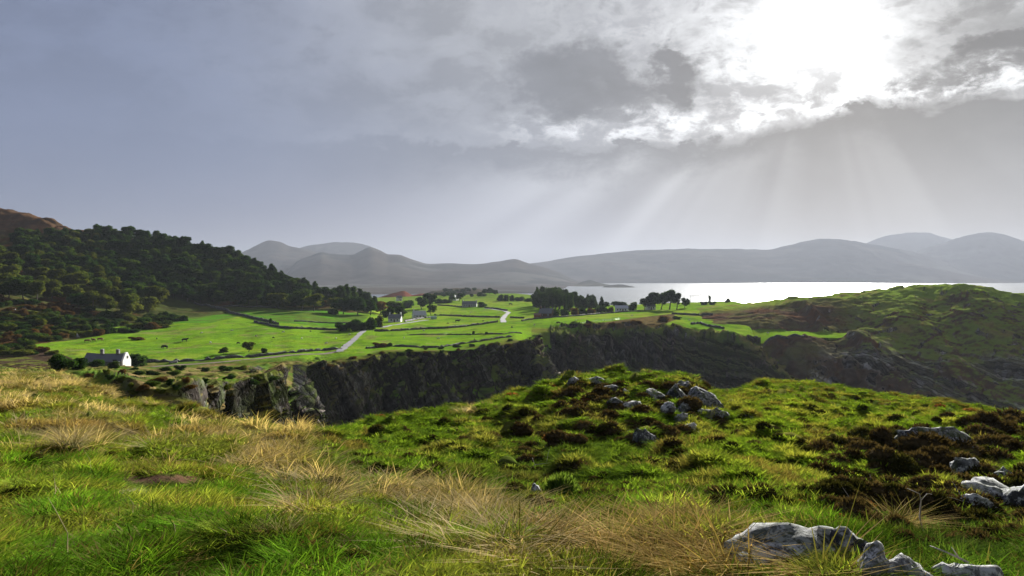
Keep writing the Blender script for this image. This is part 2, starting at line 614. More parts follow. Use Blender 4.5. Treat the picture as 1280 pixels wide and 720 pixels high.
FG = {
    -1600: [(1.2, 'z', 58.4), (4.4, 'z', 58.4), (8, 'z', 58.2), (13, 'z', 57.8), (20, 'z', 57), (30, 'z', 56), (45, 'z', 54), (70, 'z', 52), (110, 'z', 50), (150, 'z', 42)],
    -300: [(1.2, 'z', 58.4), (4.4, 720), (8, 608), (15, 543), (28, 508), (45, 484), (70, 470), (105, 466), (125, 'z', 42), (150, 'z', 32)],
    0: [(1.2, 'z', 58.4), (4.4, 720), (8, 610), (15, 545), (28, 511), (45, 487), (70, 473), (104, 466), (125, 'z', 42), (150, 'z', 32)],
    80: [(1.2, 'z', 58.4), (4.4, 720), (8, 610), (15, 545), (28, 512), (45, 490), (70, 476), (106, 467), (125, 'z', 42), (150, 'z', 32)],
    130: [(1.2, 'z', 58.4), (4.4, 720), (8, 612), (15, 552), (28, 517), (42, 503), (62, 489), (85, 'z', 46), (105, 'z', 40), (140, 'z', 30)],
    180: [(1.2, 'z', 58.4), (4.4, 720), (8, 615), (15, 557), (28, 520), (38, 509), (48, 'z', 49), (60, 'z', 44), (85, 'z', 36), (140, 'z', 25)],
    230: [(1.2, 'z', 58.4), (4.4, 720), (8, 620), (13, 572), (20, 541), (28, 524), (36, 'z', 52), (55, 'z', 43), (80, 'z', 33), (140, 'z', 15)],
    300: [(1.2, 'z', 58.4), (4.4, 720), (8, 625), (13, 578), (20, 551), (26, 535), (33, 'z', 52), (50, 'z', 43), (75, 'z', 30), (140, 'z', 5)],
    380: [(1.2, 'z', 58.4), (4.4, 720), (8, 632), (13, 585), (20, 558), (26, 546), (32, 'z', 52.5), (50, 'z', 42), (75, 'z', 25), (140, 'z', -5)],
    460: [(1.2, 'z', 58.4), (4.4, 720), (8, 640), (13, 594), (20, 562), (28, 541), (36, 528), (45, 'z', 51), (75, 'z', 25), (140, 'z', -5)],
    560: [(1.2, 'z', 58.4), (4.4, 720), (8, 648), (13, 603), (20, 563), (28, 535), (38, 518), (48, 'z', 51), (75, 'z', 25), (140, 'z', -5)],
    640: [(1.2, 'z', 58.4), (4.4, 720), (8, 652), (13, 612), (20, 565), (28, 530), (40, 498), (50, 'z', 52), (80, 'z', 25), (140, 'z', -5)],
    690: [(1.2, 'z', 58.4), (4.4, 720), (8, 652), (13, 614), (20, 565), (28, 522), (40, 485), (50, 'z', 52), (80, 'z', 25), (140, 'z', -5)],
    740: [(1.2, 'z', 58.4), (4.4, 720), (8, 652), (13, 614), (20, 565), (28, 517), (40, 476), (50, 'z', 53), (80, 'z', 25), (140, 'z', -5)],
    800: [(1.2, 'z', 58.4), (4.4, 720), (8, 652), (13, 612), (20, 564), (28, 516), (41, 473), (50, 'z', 53), (80, 'z', 25), (140, 'z', -5)],
    860: [(1.2, 'z', 58.4), (4.4, 720), (8, 650), (13, 612), (20, 564), (28, 519), (40, 475), (50, 'z', 52.5), (80, 'z', 28), (140, 'z', -5)],
    895: [(1.2, 'z', 58.4), (4.4, 720), (8, 650), (13, 610), (20, 565), (30, 528), (40, 503), (50, 487), (80, 'z', 35), (140, 'z', -5)],
    960: [(1.2, 'z', 58.4), (4.4, 720), (8, 650), (13, 608), (20, 570), (30, 530), (44, 500), (60, 477), (85, 'z', 40), (140, 'z', 0)],
    1030: [(1.2, 'z', 58.4), (4.4, 720), (8, 655), (13, 615), (20, 580), (30, 542), (44, 510), (60, 485), (85, 'z', 40), (140, 'z', 0)],
    1100: [(1.2, 'z', 58.4), (4.4, 720), (8, 672), (13, 630), (20, 586), (30, 547), (44, 517), (60, 498), (85, 'z', 38), (140, 'z', 0)],
    1180: [(1.2, 'z', 58.4), (4.4, 725), (8, 685), (13, 640), (20, 590), (30, 546), (44, 520), (58, 506), (85, 'z', 36), (140, 'z', 0)],
    1280: [(1.2, 'z', 58.4), (4.4, 730), (8, 695), (13, 648), (20, 602), (30, 560), (44, 533), (56, 520), (85, 'z', 34), (140, 'z', 0)],
    1600: [(1.2, 'z', 58.4), (4.4, 735), (8, 700), (13, 655), (20, 612), (30, 570), (44, 545), (56, 532), (85, 'z', 34), (140, 'z', 0)],
    2900: [(1.2, 'z', 58.4), (4.4, 'z', 58.3), (8, 'z', 57.6), (13, 'z', 56.6), (20, 'z', 55), (30, 'z', 53), (44, 'z', 50), (56, 'z', 48), (85, 'z', 34), (140, 'z', 0)],
}
fg_us = uspan(-1600, 2900, (-40, 1320), 2.0, 25.0)
NY = 340
fg_lY = np.linspace(math.log(1.2), math.log(140), NY)
fg_Y = np.exp(fg_lY)
_p = sorted(FG)
_z = np.zeros((len(_p), NY))
for i, p_ in enumerate(_p):
    ys = [c[0] for c in FG[p_]]
    zs = [c[2] if len(c) == 3 else CAMZ - c[0] * (c[1] - HOR) / F for c in FG[p_]]
    _z[i] = pchip(np.log(ys), np.array(zs), fg_lY)
fg_z = pchip(_p, _z, fg_us)
YY = np.broadcast_to(fg_Y, fg_z.shape)
XX = YY * (fg_us[:, None] - 640) / F
# hummocks and tussocky swell
am = np.interp(YY, [1, 4, 8, 14, 20, 45, 70, 140], [0.0, 0.08, 0.17, 0.30, 0.42, 0.50, 0.45, 0.4])
hum = np.abs(fbm(XX / 1.3, YY / 1.3, oct=2, seed=3)) * 1.7 - 0.45
hum2 = np.clip(fbm(XX / 0.62, YY / 0.75, oct=2, seed=5) * 1.6, -0.3, 0.9)
swell = fbm(XX / 6.5, YY / 6.5, oct=3, seed=9)
sm_px, sm_py = proj(XX, YY, fg_z)
smooth_l = blob(sm_px, sm_py, 120, 640, 220, 80)
fg_z = fg_z + am * (hum * 0.75 + hum2 * 0.65) * (1 - 0.25 * smooth_l) + swell * am * 0.9
fg_P = np.stack([XX, YY, fg_z], -1)


def fg_height(px, Y):
    a = np.interp(px, fg_us, np.arange(len(fg_us)))
    b = np.interp(np.log(Y), fg_lY, np.arange(NY))
    i = np.clip(a.astype(int), 0, len(fg_us) - 2)
    j = np.clip(b.astype(int), 0, NY - 2)
    s, t = a - i, b - j
    return (fg_z[i, j] * (1 - s) * (1 - t) + fg_z[i + 1, j] * s * (1 - t) + fg_z[i, j + 1] * (1 - s) * t + fg_z[i + 1, j + 1] * s * t)


# where the different plants of the near hillside grow (weights at ground points, 0..1)
def pale_w(px, py):
    w = np.zeros_like(px)
    for (cx, cy, rx, ry, k) in [(40, 480, 110, 12, .8), (170, 490, 90, 9, .9), (10, 508, 30, 12, .9), (100, 538, 62, 22, 1.0), (30, 540, 30, 12, .8),
                                (330, 572, 75, 24, 1.1), (270, 545, 60, 14, .8), (230, 560, 60, 16, .5), (402, 615, 26, 18, .9), (385, 640, 14, 20, .5), (540, 622, 60, 16, .8), (600, 650, 80, 20, .9),
                                (480, 615, 30, 12, .55), (690, 690, 120, 34, 1.0), (820, 696, 130, 36, 1.1), (930, 700, 95, 36, 1.1), (780, 680, 110, 14, .7), (640, 700, 60, 26, .7),
                                (560, 690, 60, 22, .35), (880, 668, 60, 10, .7), (1015, 712, 50, 20, .8), (590, 515, 20, 6, .8), (340, 545, 40, 8, .6), (1120, 655, 16, 24, .6)]:
        w = np.maximum(w, k * blob(px, py, cx, cy, rx, ry) ** 1.6)
    return np.clip(w - .8 * blob(px, py, 1010, 668, 70, 16) - blob(px, py, 1125, 705, 50, 26) - .9 * blob(px, py, 685, 640, 60, 26), 0, 1)


def heath_w(px, py):
    w = np.zeros_like(px)
    for (cx, cy, rx, ry, k) in [(1120, 590, 75, 38, 1.2), (1175, 630, 120, 38, 1.2), (1090, 570, 55, 16, 1.1), (1220, 660, 100, 34, 1.0), (1100, 655, 60, 18, .9), (1250, 545, 40, 26, .7),
                                (1200, 570, 60, 16, .7), (790, 490, 90, 24, 1.0), (740, 515, 40, 26, 1.0), (800, 545, 70, 18, .8), (865, 540, 44, 18, .9), (660, 550, 60, 28, .95), (470, 580, 26, 10, .7),
                                (600, 580, 80, 18, .75), (500, 560, 60, 14, .6), (720, 622, 90, 14, .7), (990, 630, 36, 14, .6), (545, 596, 30, 8, .4), (1010, 690, 40, 12, .4)]:
        w = np.maximum(w, k * blob(px, py, cx, cy, rx, ry))
    return np.clip(w, 0, 1)


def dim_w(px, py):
    """painted shade on lower right grass; darker grass between the knoll and near ridge"""
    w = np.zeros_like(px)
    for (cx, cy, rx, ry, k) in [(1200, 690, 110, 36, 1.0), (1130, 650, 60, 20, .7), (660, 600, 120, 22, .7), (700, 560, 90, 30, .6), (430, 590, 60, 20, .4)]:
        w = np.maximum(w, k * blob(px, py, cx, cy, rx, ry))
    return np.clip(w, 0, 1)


fpx, fpy = proj(XX, YY, fg_z)
nA = fbm(XX / 2.1, YY / 2.1, oct=4, seed=21)
nB = fbm(XX / 0.5, YY / 0.6, oct=3, seed=22)
c = lerp(np.array((0.075, 0.112, 0.016)), np.array((0.125, 0.130, 0.026)), sstep(nA, -0.25, 0.35))
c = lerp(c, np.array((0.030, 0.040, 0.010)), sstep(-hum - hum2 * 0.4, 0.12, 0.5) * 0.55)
c = lerp(c, np.array((0.090, 0.060, 0.026)), sstep(nB + nA * 0.5, 0.25, 0.6) * 0.55)
c = lerp(c, np.array((0.170, 0.125, 0.050)), pale_w(fpx, fpy) * 0.7)
c = lerp(c, np.array((0.040, 0.027, 0.016)), heath_w(fpx, fpy) * sstep(nA + nB * 0.5, -0.5, 0.1) * 0.9)
soil = blob(fpx, fpy, 185, 598, 45, 7) + 0.8 * blob(fpx, fpy, 232, 600, 14, 6) + 0.8 * blob(fpx, fpy, 330, 707, 30, 10) + 0.6 * blob(fpx, fpy, 8, 655, 22, 12)
c = lerp(c, np.array((0.115, 0.070, 0.045)), np.clip(sstep(soil + nB * 0.3, 0.35, 0.75), 0, 1))
dirt = blob(fpx, fpy, 170, 615, 26, 5)
c = lerp(c, np.array((0.22, 0.19, 0.11)), sstep(dirt + nB * .3, .4, .8) * .8)
gm = terrain_mat('near_turf', 1.7, 9.0, 0.05, 0.55)
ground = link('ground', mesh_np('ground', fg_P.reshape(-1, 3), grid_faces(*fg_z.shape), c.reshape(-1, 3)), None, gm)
tag(ground, 'grassy hummocked hillside falling away from the viewer to the cliff edge', kind='structure')

# ---------------------------------------------------------------- plateau of fields with its sea cliffs
_L = [(60, 'z', 43), (80, 'z', 45)]
PL = {
    -900: _L + [(105, 'z', 47), (150, 'z', 43), (200, 'z', 37), (240, 'z', 32), (280, 'z', 29), (330, 'z', 28), (450, 'z', 28), (600, 'z', 28), (1000, 'z', 28), (1250, 'z', -5)],
    0: _L + [(105, 467), (150, 463), (200, 460), (240, 457), (280, 454), (330, 437), (450, 'z', 29), (600, 'z', 30), (1000, 'z', 30), (1250, 'z', -5)],
    100: _L + [(105, 468), (150, 464), (200, 461), (240, 458), (282, 454), (335, 434), (440, 'z', 30), (600, 'z', 32), (1000, 'z', 31), (1250, 'z', -5)],
    140: [(58, 'z', 43), (70, 'z', 46), (92, 474), (140, 466), (200, 461), (245, 457), (285, 453), (340, 433), (425, 412), (600, 'z', 33), (1000, 'z', 32), (1250, 'z', -5)],
    200: [(55, 'z', 42), (64, 'z', 45), (68, 488), (90, 480), (140, 470), (200, 463), (275, 456), (340, 434), (440, 410), (600, 'z', 34), (1000, 'z', 32), (1250, 'z', -5)],
    250: [(60, 'z', 40), (75, 'z', 43), (78, 484), (110, 475), (150, 469), (210, 462), (275, 455), (340, 433), (440, 408), (560, 393), (640, 383), (1250, 'z', -5)],
    310: [(80, 'z', 35), (96, 'z', 38), (100, 478), (130, 471), (180, 465), (225, 460), (270, 454), (340, 434), (450, 406), (560, 392), (640, 382), (1250, 'z', -5)],
    328: [(88, 'z', 32), (104, 'z', 36), (108, 476), (140, 471), (235, 463), (250, 458), (272, 453), (340, 433), (450, 406), (560, 392), (640, 382), (1250, 'z', -5)],
    345: [(95, 'z', 30), (115, 'z', 33), (120, 478), (142, 'z', 35), (250, 459), (262, 456), (276, 451), (345, 432), (460, 405), (560, 392), (640, 383), (1250, 'z', -5)],
    365: [(100, 'z', 24), (124, 'z', 29), (130, 493), (150, 'z', 24), (255, 457), (266, 454), (282, 449), (345, 431), (470, 404), (560, 392), (650, 384), (1250, 'z', -5)],
    382: [(110, 'z', 12), (130, 'z', 25), (135, 520), (158, 'z', 12), (262, 456), (275, 452), (288, 447), (350, 430), (480, 404), (580, 390), (680, 384), (1250, 'z', -5)],
    391: [(120, 'z', 2), (140, 'z', 8), (150, 'z', 12), (220, 'z', 4), (266, 455), (280, 451), (292, 446), (355, 429), (490, 404), (590, 389), (700, 384), (1250, 'z', -5)],
    405: [(130, 'z', -3), (160, 'z', 0), (190, 'z', 2), (250, 'z', 2), (270, 455), (286, 450), (300, 444), (365, 427), (500, 404), (600, 389), (740, 382), (1250, 'z', -5)],
    430: [(130, 'z', -3), (160, 'z', 0), (190, 'z', 2), (258, 'z', 2), (276, 451), (292, 445), (308, 439), (375, 424), (510, 404), (620, 390), (900, 374), (1250, 'z', -5)],
    462: [(130, 'z', -3), (160, 'z', 0), (190, 'z', 2), (266, 'z', 2), (284, 446), (300, 441), (318, 436), (385, 420), (520, 403), (640, 391), (1050, 372), (1250, 'z', -5)],
    480: [(130, 'z', -3), (160, 'z', 0), (190, 'z', 2), (270, 'z', 2), (290, 440), (308, 437), (330, 432), (400, 418), (550, 402), (700, 391), (1080, 372), (1280, 'z', -5)],
    566: [(130, 'z', -3), (160, 'z', 0), (190, 'z', 2), (288, 'z', 2), (305, 438), (325, 433), (360, 425), (450, 411), (600, 397), (800, 383), (1150, 369), (1350, 'z', -5)],
    640: [(130, 'z', -3), (160, 'z', 0), (190, 'z', 2), (312, 'z', 2), (328, 429), (345, 423), (390, 414), (470, 404), (620, 392), (800, 381), (1150, 367), (1350, 'z', -5)],
    664: [(130, 'z', -3), (160, 'z', 0), (190, 'z', 2), (316, 'z', 2), (333, 424), (362, 'z', 27), (402, 414), (480, 402), (640, 390), (800, 381), (1100, 369), (1300, 'z', -5)],
    674: [(130, 'z', -3), (160, 'z', 0), (190, 'z', 2), (312, 'z', 2), (328, 442), (362, 'z', 12), (406, 414), (480, 401), (640, 390), (790, 382), (1000, 372), (1200, 'z', -5)],
    684: [(130, 'z', -3), (160, 'z', 0), (190, 'z', 2), (304, 'z', 1), (320, 468), (362, 'z', 3), (408, 413), (480, 401), (640, 389), (780, 382), (950, 376), (1150, 'z', -5)],
    697: [(130, 'z', -3), (160, 'z', 0), (190, 'z', 2), (300, 'z', 0), (312, 488), (365, 'z', 1), (410, 412), (480, 400), (630, 389), (760, 383), (860, 380), (1060, 'z', -5)],
    715: [(130, 'z', -3), (160, 'z', 0), (190, 'z', 2), (300, 'z', 0), (330, 'z', 1), (376, 'z', 1), (414, 411), (480, 400), (620, 389), (740, 384), (820, 382), (1000, 'z', -5)],
    740: [(130, 'z', -3), (160, 'z', 0), (190, 'z', 2), (300, 'z', 0), (330, 'z', 1), (382, 'z', 1), (420, 410), (480, 400), (610, 390), (720, 384), (800, 382), (980, 'z', -5)],
    790: [(130, 'z', -3), (160, 'z', 0), (190, 'z', 2), (300, 'z', 0), (330, 'z', 1), (385, 'z', 1), (425, 409), (475, 401), (590, 389), (690, 384), (780, 381), (950, 'z', -5)],
    828: [(130, 'z', -3), (160, 'z', 0), (190, 'z', 2), (300, 'z', 0), (330, 'z', 1), (385, 'z', 1), (428, 410), (472, 402), (570, 390), (660, 384), (760, 379), (920, 'z', -5)],
    866: [(130, 'z', -3), (160, 'z', 0), (190, 'z', 2), (300, 'z', 0), (330, 'z', 1), (375, 'z', 2), (425, 415), (465, 406), (560, 390), (640, 383), (740, 378), (900, 'z', -5)],
    915: [(130, 'z', -3), (160, 'z', 0), (190, 'z', 2), (300, 'z', 0), (330, 'z', 1), (362, 'z', 3), (414, 421), (450, 412), (560, 388), (640, 381), (720, 377), (880, 'z', -5)],
    936: [(130, 'z', -3), (160, 'z', 0), (190, 'z', 2), (300, 'z', 0), (330, 'z', 1), (355, 'z', 4), (405, 427), (445, 414), (540, 'z', 34), (620, 'z', 36), (700, 'z', 34), (860, 'z', -5)],
    957: [(130, 'z', -3), (160, 'z', 0), (190, 'z', 2), (300, 'z', 0), (330, 'z', 1), (352, 'z', 3), (396, 445), (420, 'z', 16), (520, 'z', 15), (600, 'z', 15), (700, 'z', 15), (860, 'z', -5)],
    987: [(130, 'z', -3), (160, 'z', 0), (190, 'z', 2), (300, 'z', 0), (330, 'z', 0), (350, 'z', 1), (380, 475), (400, 'z', 5), (480, 'z', 4), (560, 'z', 4), (700, 'z', 4), (860, 'z', -5)],
    1012: [(130, 'z', -3), (160, 'z', -3), (190, 'z', -3), (300, 'z', -3), (330, 'z', -3), (350, 'z', -3), (372, 'z', -2), (400, 'z', -3), (480, 'z', -4), (560, 'z', -4), (700, 'z', -4), (860, 'z', -5)],
}
pl_us = np.unique(np.concatenate([uspan(-900, 1012, (-20, 1012), 1.5, 20.0), np.linspace(381, 407, 150), np.linspace(664, 700, 80)]))
G, vs = loft(PL, [6, 36, 14, 60, 70, 20, 80, 44, 30, 24, 24, 6], pl_us) if False else loft(PL, [6, 40, 14, 50, 80, 20, 80, 44, 30, 24, 24], pl_us)
N = grid_normals(G)
N *= np.sign(N[..., 2:3] + 1e-6)
x, y, z = G[..., 0], G[..., 1], G[..., 2]
steep0 = 1 - sstep(np.abs(N[..., 2]), 0.55, 0.85)
hot = sstep(vs, 0.5, 1.2) * (1 - sstep(vs, 6.1, 6.6))
px0, _q = proj(x, y, z)
d1 = ridged(x / 11, y / 11, z / 26, 4, 31)
d2 = ridged(x / 3.2, y / 3.2, z / 9, 3, 32)
stepn = np.floor(fbm(x / 7, y / 7, z / 5, 3, 33) * 5) / 5
d3 = ridged(x / 1.3, y / 1.3, z / 2.2, 2, 37)
blk = np.floor(fbm(x / 4.2, y / 9, z / 3.0, 2, 38) * 6) / 6
wv = worley(x / 5.5, y / 8.0, z / 9.0, 301)
wv2 = worley(x / 1.9, y / 3.0, z / 2.6, 311)
offs = (d1 * 3.0 + d2 * 0.8 + wv * 4.2 + wv2 * 1.5 + d3 * 0.3) * np.clip(y / 250, 0.30, 1.25) * np.where((y < 200) & (px0 < 400), 1.2, 1.0)
loose = np.where(px0 > 688, 0.45 + 0.55 * steep0, steep0)
bulge = (fbm(x / 9, y / 9, z / 12, 2, 39) * 1.6 + wv * 1.2) * ((y < 200) & (px0 < 400))
G = G + N * ((offs + bulge) * loose * hot)[..., None]
top_n = fbm(x / 9, y / 9, oct=3, seed=34) * 0.25 + fbm(x / 2.2, y / 2.2, oct=3, seed=35) * 0.14 * sstep(460 - y, 0, 200)
G[..., 2] += top_n * (1 - steep0)
rough_fg = (1 - sstep(vs, 5.2, 6.2)) * sstep(vs, 1.5, 2.0) * (pl_us[:, None] < 400)
G[..., 2] += rough_fg * (np.abs(fbm(x / 5, y / 5, oct=3, seed=36)) * 1.2 - 0.3) * (1 - steep0)
N2 = grid_normals(G)
nz = np.abs(N2[..., 2])
x, y, z = G[..., 0], G[..., 1], G[..., 2]
px_, py_ = proj(x, y, z)
m1 = fbm(x / 14, y / 14, oct=4, seed=41)
m2 = fbm(x / 3, y / 3, z / 3, oct=4, seed=42)
m3 = fbm(x / 60, y / 60, oct=2, seed=43)
c = lerp(GREEN, np.array((0.200, 0.265, 0.030)), sstep(m1 * 0.6 + m3 * 0.7, -0.2, 0.5))
c = lerp(c, np.array((0.085, 0.185, 0.014)), sstep(-m1 - m2 * .3, 0.0, 0.5) * 0.75)
c = lerp(c, np.array((0.075, 0.110, 0.024)), sstep(fbm(x / 5, y / 9, oct=4, seed=48), 0.22, 0.45) * 0.55)
c = lerp(c, np.array((0.19, 0.16, 0.07)), sstep(fbm(x / 11, y / 17, oct=4, seed=49), 0.34, 0.55) * 0.5)
# duller, rushy pasture under the wood and far fields
rushy = inpoly(px_, py_, [(225, 379), (420, 383), (460, 396), (440, 412), (360, 404), (332, 402), (300, 395), (262, 404), (215, 404)])
c = np.where(rushy[..., None], lerp(np.array((0.085, 0.135, 0.022)), np.array((0.075, 0.200, 0.015)), sstep(m1 + m2 * 0.5, -0.2, 0.4)), c)
c = lerp(c, np.array((0.10, 0.14, 0.03)), sstep(y, 820, 1000) * 0.5)
# rough ground between wall and cliff edge, and the near slope on the left
left_rough = sstep(283 - y, -6, 10) * (px_ < 470)
c = lerp(c, lerp(ROUGH, PALE * 0.8, sstep(m1 + m2 * 0.7, -0.1, 0.4)), left_rough)
c = lerp(c, np.array((0.075, 0.130, 0.018)), left_rough * sstep(-m1 - m2 * .3, 0.0, 0.3))
edge_band = np.exp(-((vs - 4.0) / 0.75) ** 2) * ((px_ > 335) & (px_ < 668)) + np.exp(-((vs - 6.05) / 0.28) ** 2) * (px_ > 664)
c = lerp(c, lerp(ROUGH * 0.9, np.array((0.13, 0.10, 0.04)), sstep(m2, -0.1, 0.3)), np.clip(edge_band, 0, 1) * sstep(m1 + 0.55, 0, .4) * 0.8)
brown = inpoly(px_, py_, [(745, 412), (748, 404), (790, 398), (842, 392), (846, 399), (820, 409)])
c = np.where(brown[..., None], lerp(np.array((0.13, 0.10, 0.04)), np.array((0.07, 0.05, 0.025)), sstep(m2, -0.1, 0.3)), c)
scrub_l = inpoly(px_, py_, [(-600, 480), (-600, 380), (30, 428), (34, 433), (75, 442), (110, 456), (60, 462)])
c = np.where(scrub_l[..., None], lerp(HEATH, ROUGH, sstep(m2 + m1, -0.1, 0.4)), c)
# cliffs
crev = sstep(d1 * 0.3 + d2 * 0.3 + wv * .7 + wv2 * .7, -0.35, 0.6)
bl_ = ((px_ < 396) & (y < 230)).astype(float)
rk = lerp(ROCK * 0.35, ROCK * 1.0, crev * (1 - 0.6 * bl_))
rk = lerp(rk, ROCKL * 1.05, sstep(ridged(x / 2.5, y / 2.5, z / 5, 4, 44) + m2 * 0.5, 0.45, 0.8) * (0.75 - 0.35 * bl_))
rk = lerp(rk, np.array((0.11, 0.06, 0.055)), sstep(fbm(x / 16, y / 16, z / 12, 2, 45), 0.3, 0.5) * 0.5)
mo = sstep(fbm(x / 9, y / 9, z / 7, 4, 46) + (nz - 0.4) * 1.1, 0.05, 0.35)
rk = lerp(rk, MOSS * 0.9, np.clip(mo + bl_ * sstep(m2, -.1, .3) * .7, 0, 1) * 0.85)
grassy2 = 0.8 * sstep(px_, 690, 720) * sstep(fbm(x / 18, y / 18, z / 18, 4, 47) + (nz - 0.45) * 0.8, -0.25, 0.15)
rk = lerp(rk, lerp(np.array((0.060, 0.070, 0.020)), np.array((0.075, 0.055, 0.03)), sstep(m2, -.1, .4)), grassy2 * 0.85)
rk = np.where(((px_ > 374) & (px_ < 408) & (y < 260))[..., None], rk * 0.5, rk)  # shade put into the rock colour of the bluff's sun-facing end wall
cliffm = (1 - sstep(nz, 0.50, 0.74)) * (1 - sstep(vs, 6.25, 6.8))
cliffm = np.maximum(cliffm, (px_ > 690) * sstep(6.0 - vs, 0.02, 0.25))
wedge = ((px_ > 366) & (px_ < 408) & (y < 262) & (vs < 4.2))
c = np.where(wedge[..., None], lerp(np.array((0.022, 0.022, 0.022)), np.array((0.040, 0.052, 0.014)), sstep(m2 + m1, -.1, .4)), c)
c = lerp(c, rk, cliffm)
butt = (px_ > 640) * (px_ < 700) * sstep(4.6 - vs, -0.4, 0.4) * (1 - cliffm)
c = lerp(c, np.array((0.085, 0.085, 0.026)), butt * 0.9)
c = lerp(c, MOSS * 1.1, (px_ < 395) * (vs > 1.85) * (vs < 2.5) * sstep(m1 + m2, -.3, .2) * (1 - cliffm) * 0.8)
ridge_l = (px_ > 925) * (px_ < 1000) * np.exp(-((vs - 6.0) / 0.12) ** 2)
c = lerp(c, np.array((0.20, 0.17, 0.07)), ridge_l * 0.8)
plm = terrain_mat('field_and_cliff', 0.16, 0.9, 0.45, 0.95)
def cliff_mat(name, s=1.0):
    m, n = mat_new(name)
    a = n.node('ShaderNodeAttribute', attribute_name='Col')
    p = pos(n)
    q = n.vmul(p, (0.55 * s, 0.40 * s, 0.30 * s))
    wob = n.noise(p, 0.35 * s, 5, 0.6)
    k = None
    h = None
    for sc_, w_ in ((0.55, 0.9), (1.7, 0.8), (4.6, 0.5)):
        vo = n.node('ShaderNodeTexVoronoi', feature='F1')
        n.put(vo.inputs['Vector'], q + wob * 0.9)
        vo.inputs['Scale'].default_value = sc_
        sp_ = n.node('ShaderNodeSeparateXYZ')
        n.l.new(vo.outputs['Color'], sp_.inputs[0])
        ve = n.node('ShaderNodeTexVoronoi', feature='DISTANCE_TO_EDGE')
        n.put(ve.inputs['Vector'], q + wob * 0.9)
        ve.inputs['Scale'].default_value = sc_
        cr_ = n.smooth(Sx(n, ve.outputs['Distance']), 0.0, 0.09)
        f = (Sx(n, sp_.outputs[0]) - 0.5) * w_ + 1.0
        f = f * (cr_ * 0.6 + 0.4)
        k = f if k is None else k * f
        hh = Sx(n, sp_.outputs[1]) * w_ + cr_ * 0.4
        h = hh if h is None else h + hh * 0.5
    c = n.mix(1.0, Sx(n, a.outputs['Color']), n.vec(k, k, k), 'MULTIPLY')
    sp2 = n.smooth(n.noise(p, 1.1 * s, 8, 0.75), 0.57, 0.64)
    c = n.mix(sp2 * 0.45, c, (0.19, 0.185, 0.18))
    return finish(m, n, principled(n, c, 1.0, 0.0, h, 0.9, 0.9))


def two_mats(o, mask, mat2):
    o.data.materials.append(mat2)
    fm = (mask[:-1, :-1] + mask[1:, 1:]).reshape(-1) > 0.9
    o.data.polygons.foreach_set('material_index', fm.astype(np.int32))


clm = cliff_mat('sea_cliff')
plateau = link('terrain', mesh_np('terrain', G.reshape(-1, 3), grid_faces(*z.shape), c.reshape(-1, 3)), None, plm)
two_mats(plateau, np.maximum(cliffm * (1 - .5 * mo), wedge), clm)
tag(plateau, 'plateau of bright green fields ending in dark sea cliffs', kind='structure')

# ---------------------------------------------------------------- headland on the right
HL = {
    850: [(430, 'z', 5), (440, 'z', 10), (460, 'z', 20), (500, 'z', 26), (560, 'z', 29), (640, 'z', 31), (800, 'z', -6)],
    884: [(430, 'z', 5), (440, 'z', 10), (452, 'z', 24), (470, 408), (520, 395), (600, 383), (800, 'z', -6)],
    936: [(392, 'z', -4), (402, 'z', 10), (418, 'z', 22), (456, 413), (520, 390), (620, 379), (820, 'z', -6)],
    975: [(385, 'z', -4), (398, 'z', 8), (421, 423), (452, 413.5), (515, 386), (610, 375.5), (820, 'z', -6)],
    1000: [(380, 'z', -4), (398, 441), (424, 421), (450, 414), (510, 384), (600, 373), (800, 'z', -6)],
    1056: [(372, 'z', -4), (393, 444), (428, 421.5), (446, 415), (500, 379), (572, 367.5), (760, 'z', -6)],
    1080: [(366, 'z', -4), (388, 440), (430, 415), (446, 410), (496, 379), (556, 364.5), (740, 'z', -6)],
    1120: [(358, 'z', -4), (384, 455), (428, 418), (446, 404), (488, 382), (545, 361), (720, 'z', -6)],
    1160: [(350, 'z', -4), (382, 462), (424, 420), (444, 402), (480, 384), (540, 358), (700, 'z', -6)],
    1200: [(346, 'z', -4), (378, 466), (418, 428), (440, 406), (480, 374), (530, 357), (690, 'z', -6)],
    1240: [(344, 'z', -4), (376, 472), (414, 432), (436, 410), (470, 380), (512, 363), (670, 'z', -6)],
    1284: [(342, 'z', -4), (374, 476), (408, 436), (430, 414), (460, 386), (494, 370), (650, 'z', -6)],
    1400: [(340, 'z', -4), (366, 482), (395, 450), (415, 430), (440, 410), (460, 398), (600, 'z', -6)],
    1560: [(340, 'z', -6), (366, 'z', -5), (395, 'z', -5), (415, 'z', -5), (440, 'z', -5), (460, 'z', -5), (600, 'z', -6)],
}
hl_us = uspan(850, 1560, (850, 1310), 1.5, 10.0)
G, vs = loft(HL, [60, 60, 20, 60, 44, 12], hl_us)
N = grid_normals(G)
N *= np.sign(N[..., 2:3] + 1e-6)
x, y, z = G[..., 0], G[..., 1], G[..., 2]
px_, py_ = proj(x, y, z)
strip = inpoly(px_, py_, [(860, 404), (905, 411.5), (1000, 414), (1062, 416), (1062, 423), (1012, 422), (935, 432), (860, 432)])
amp = (1 - sstep(vs, 4.8, 5.3)) * np.where(strip, 0.05, 1.0) * sstep(vs, 0.2, 0.8) * sstep(px_, 905, 1000)
off = ridged(x / 30, y / 40, z / 34, 4, 51) * 6.5 + ridged(x / 8, y / 9, z / 12, 4, 52) * 2.4 + np.floor(fbm(x / 12, y / 14, z / 9, 3, 53) * 5) / 5 * 4.5
sp_ph = (px_ - 1000) + (5 - vs) * -26 + fbm(x / 40, y / 40, oct=2, seed=59) * 26
spur = (1 - 2 * np.abs(vnoise(sp_ph / 46.0, sp_ph * 0, seed=60))) * 7.0 * sstep(vs, .6, 1.3) * (1 - sstep(vs, 4.0, 4.9))
hw1 = worley(x / 9, y / 11, z / 9, 321)
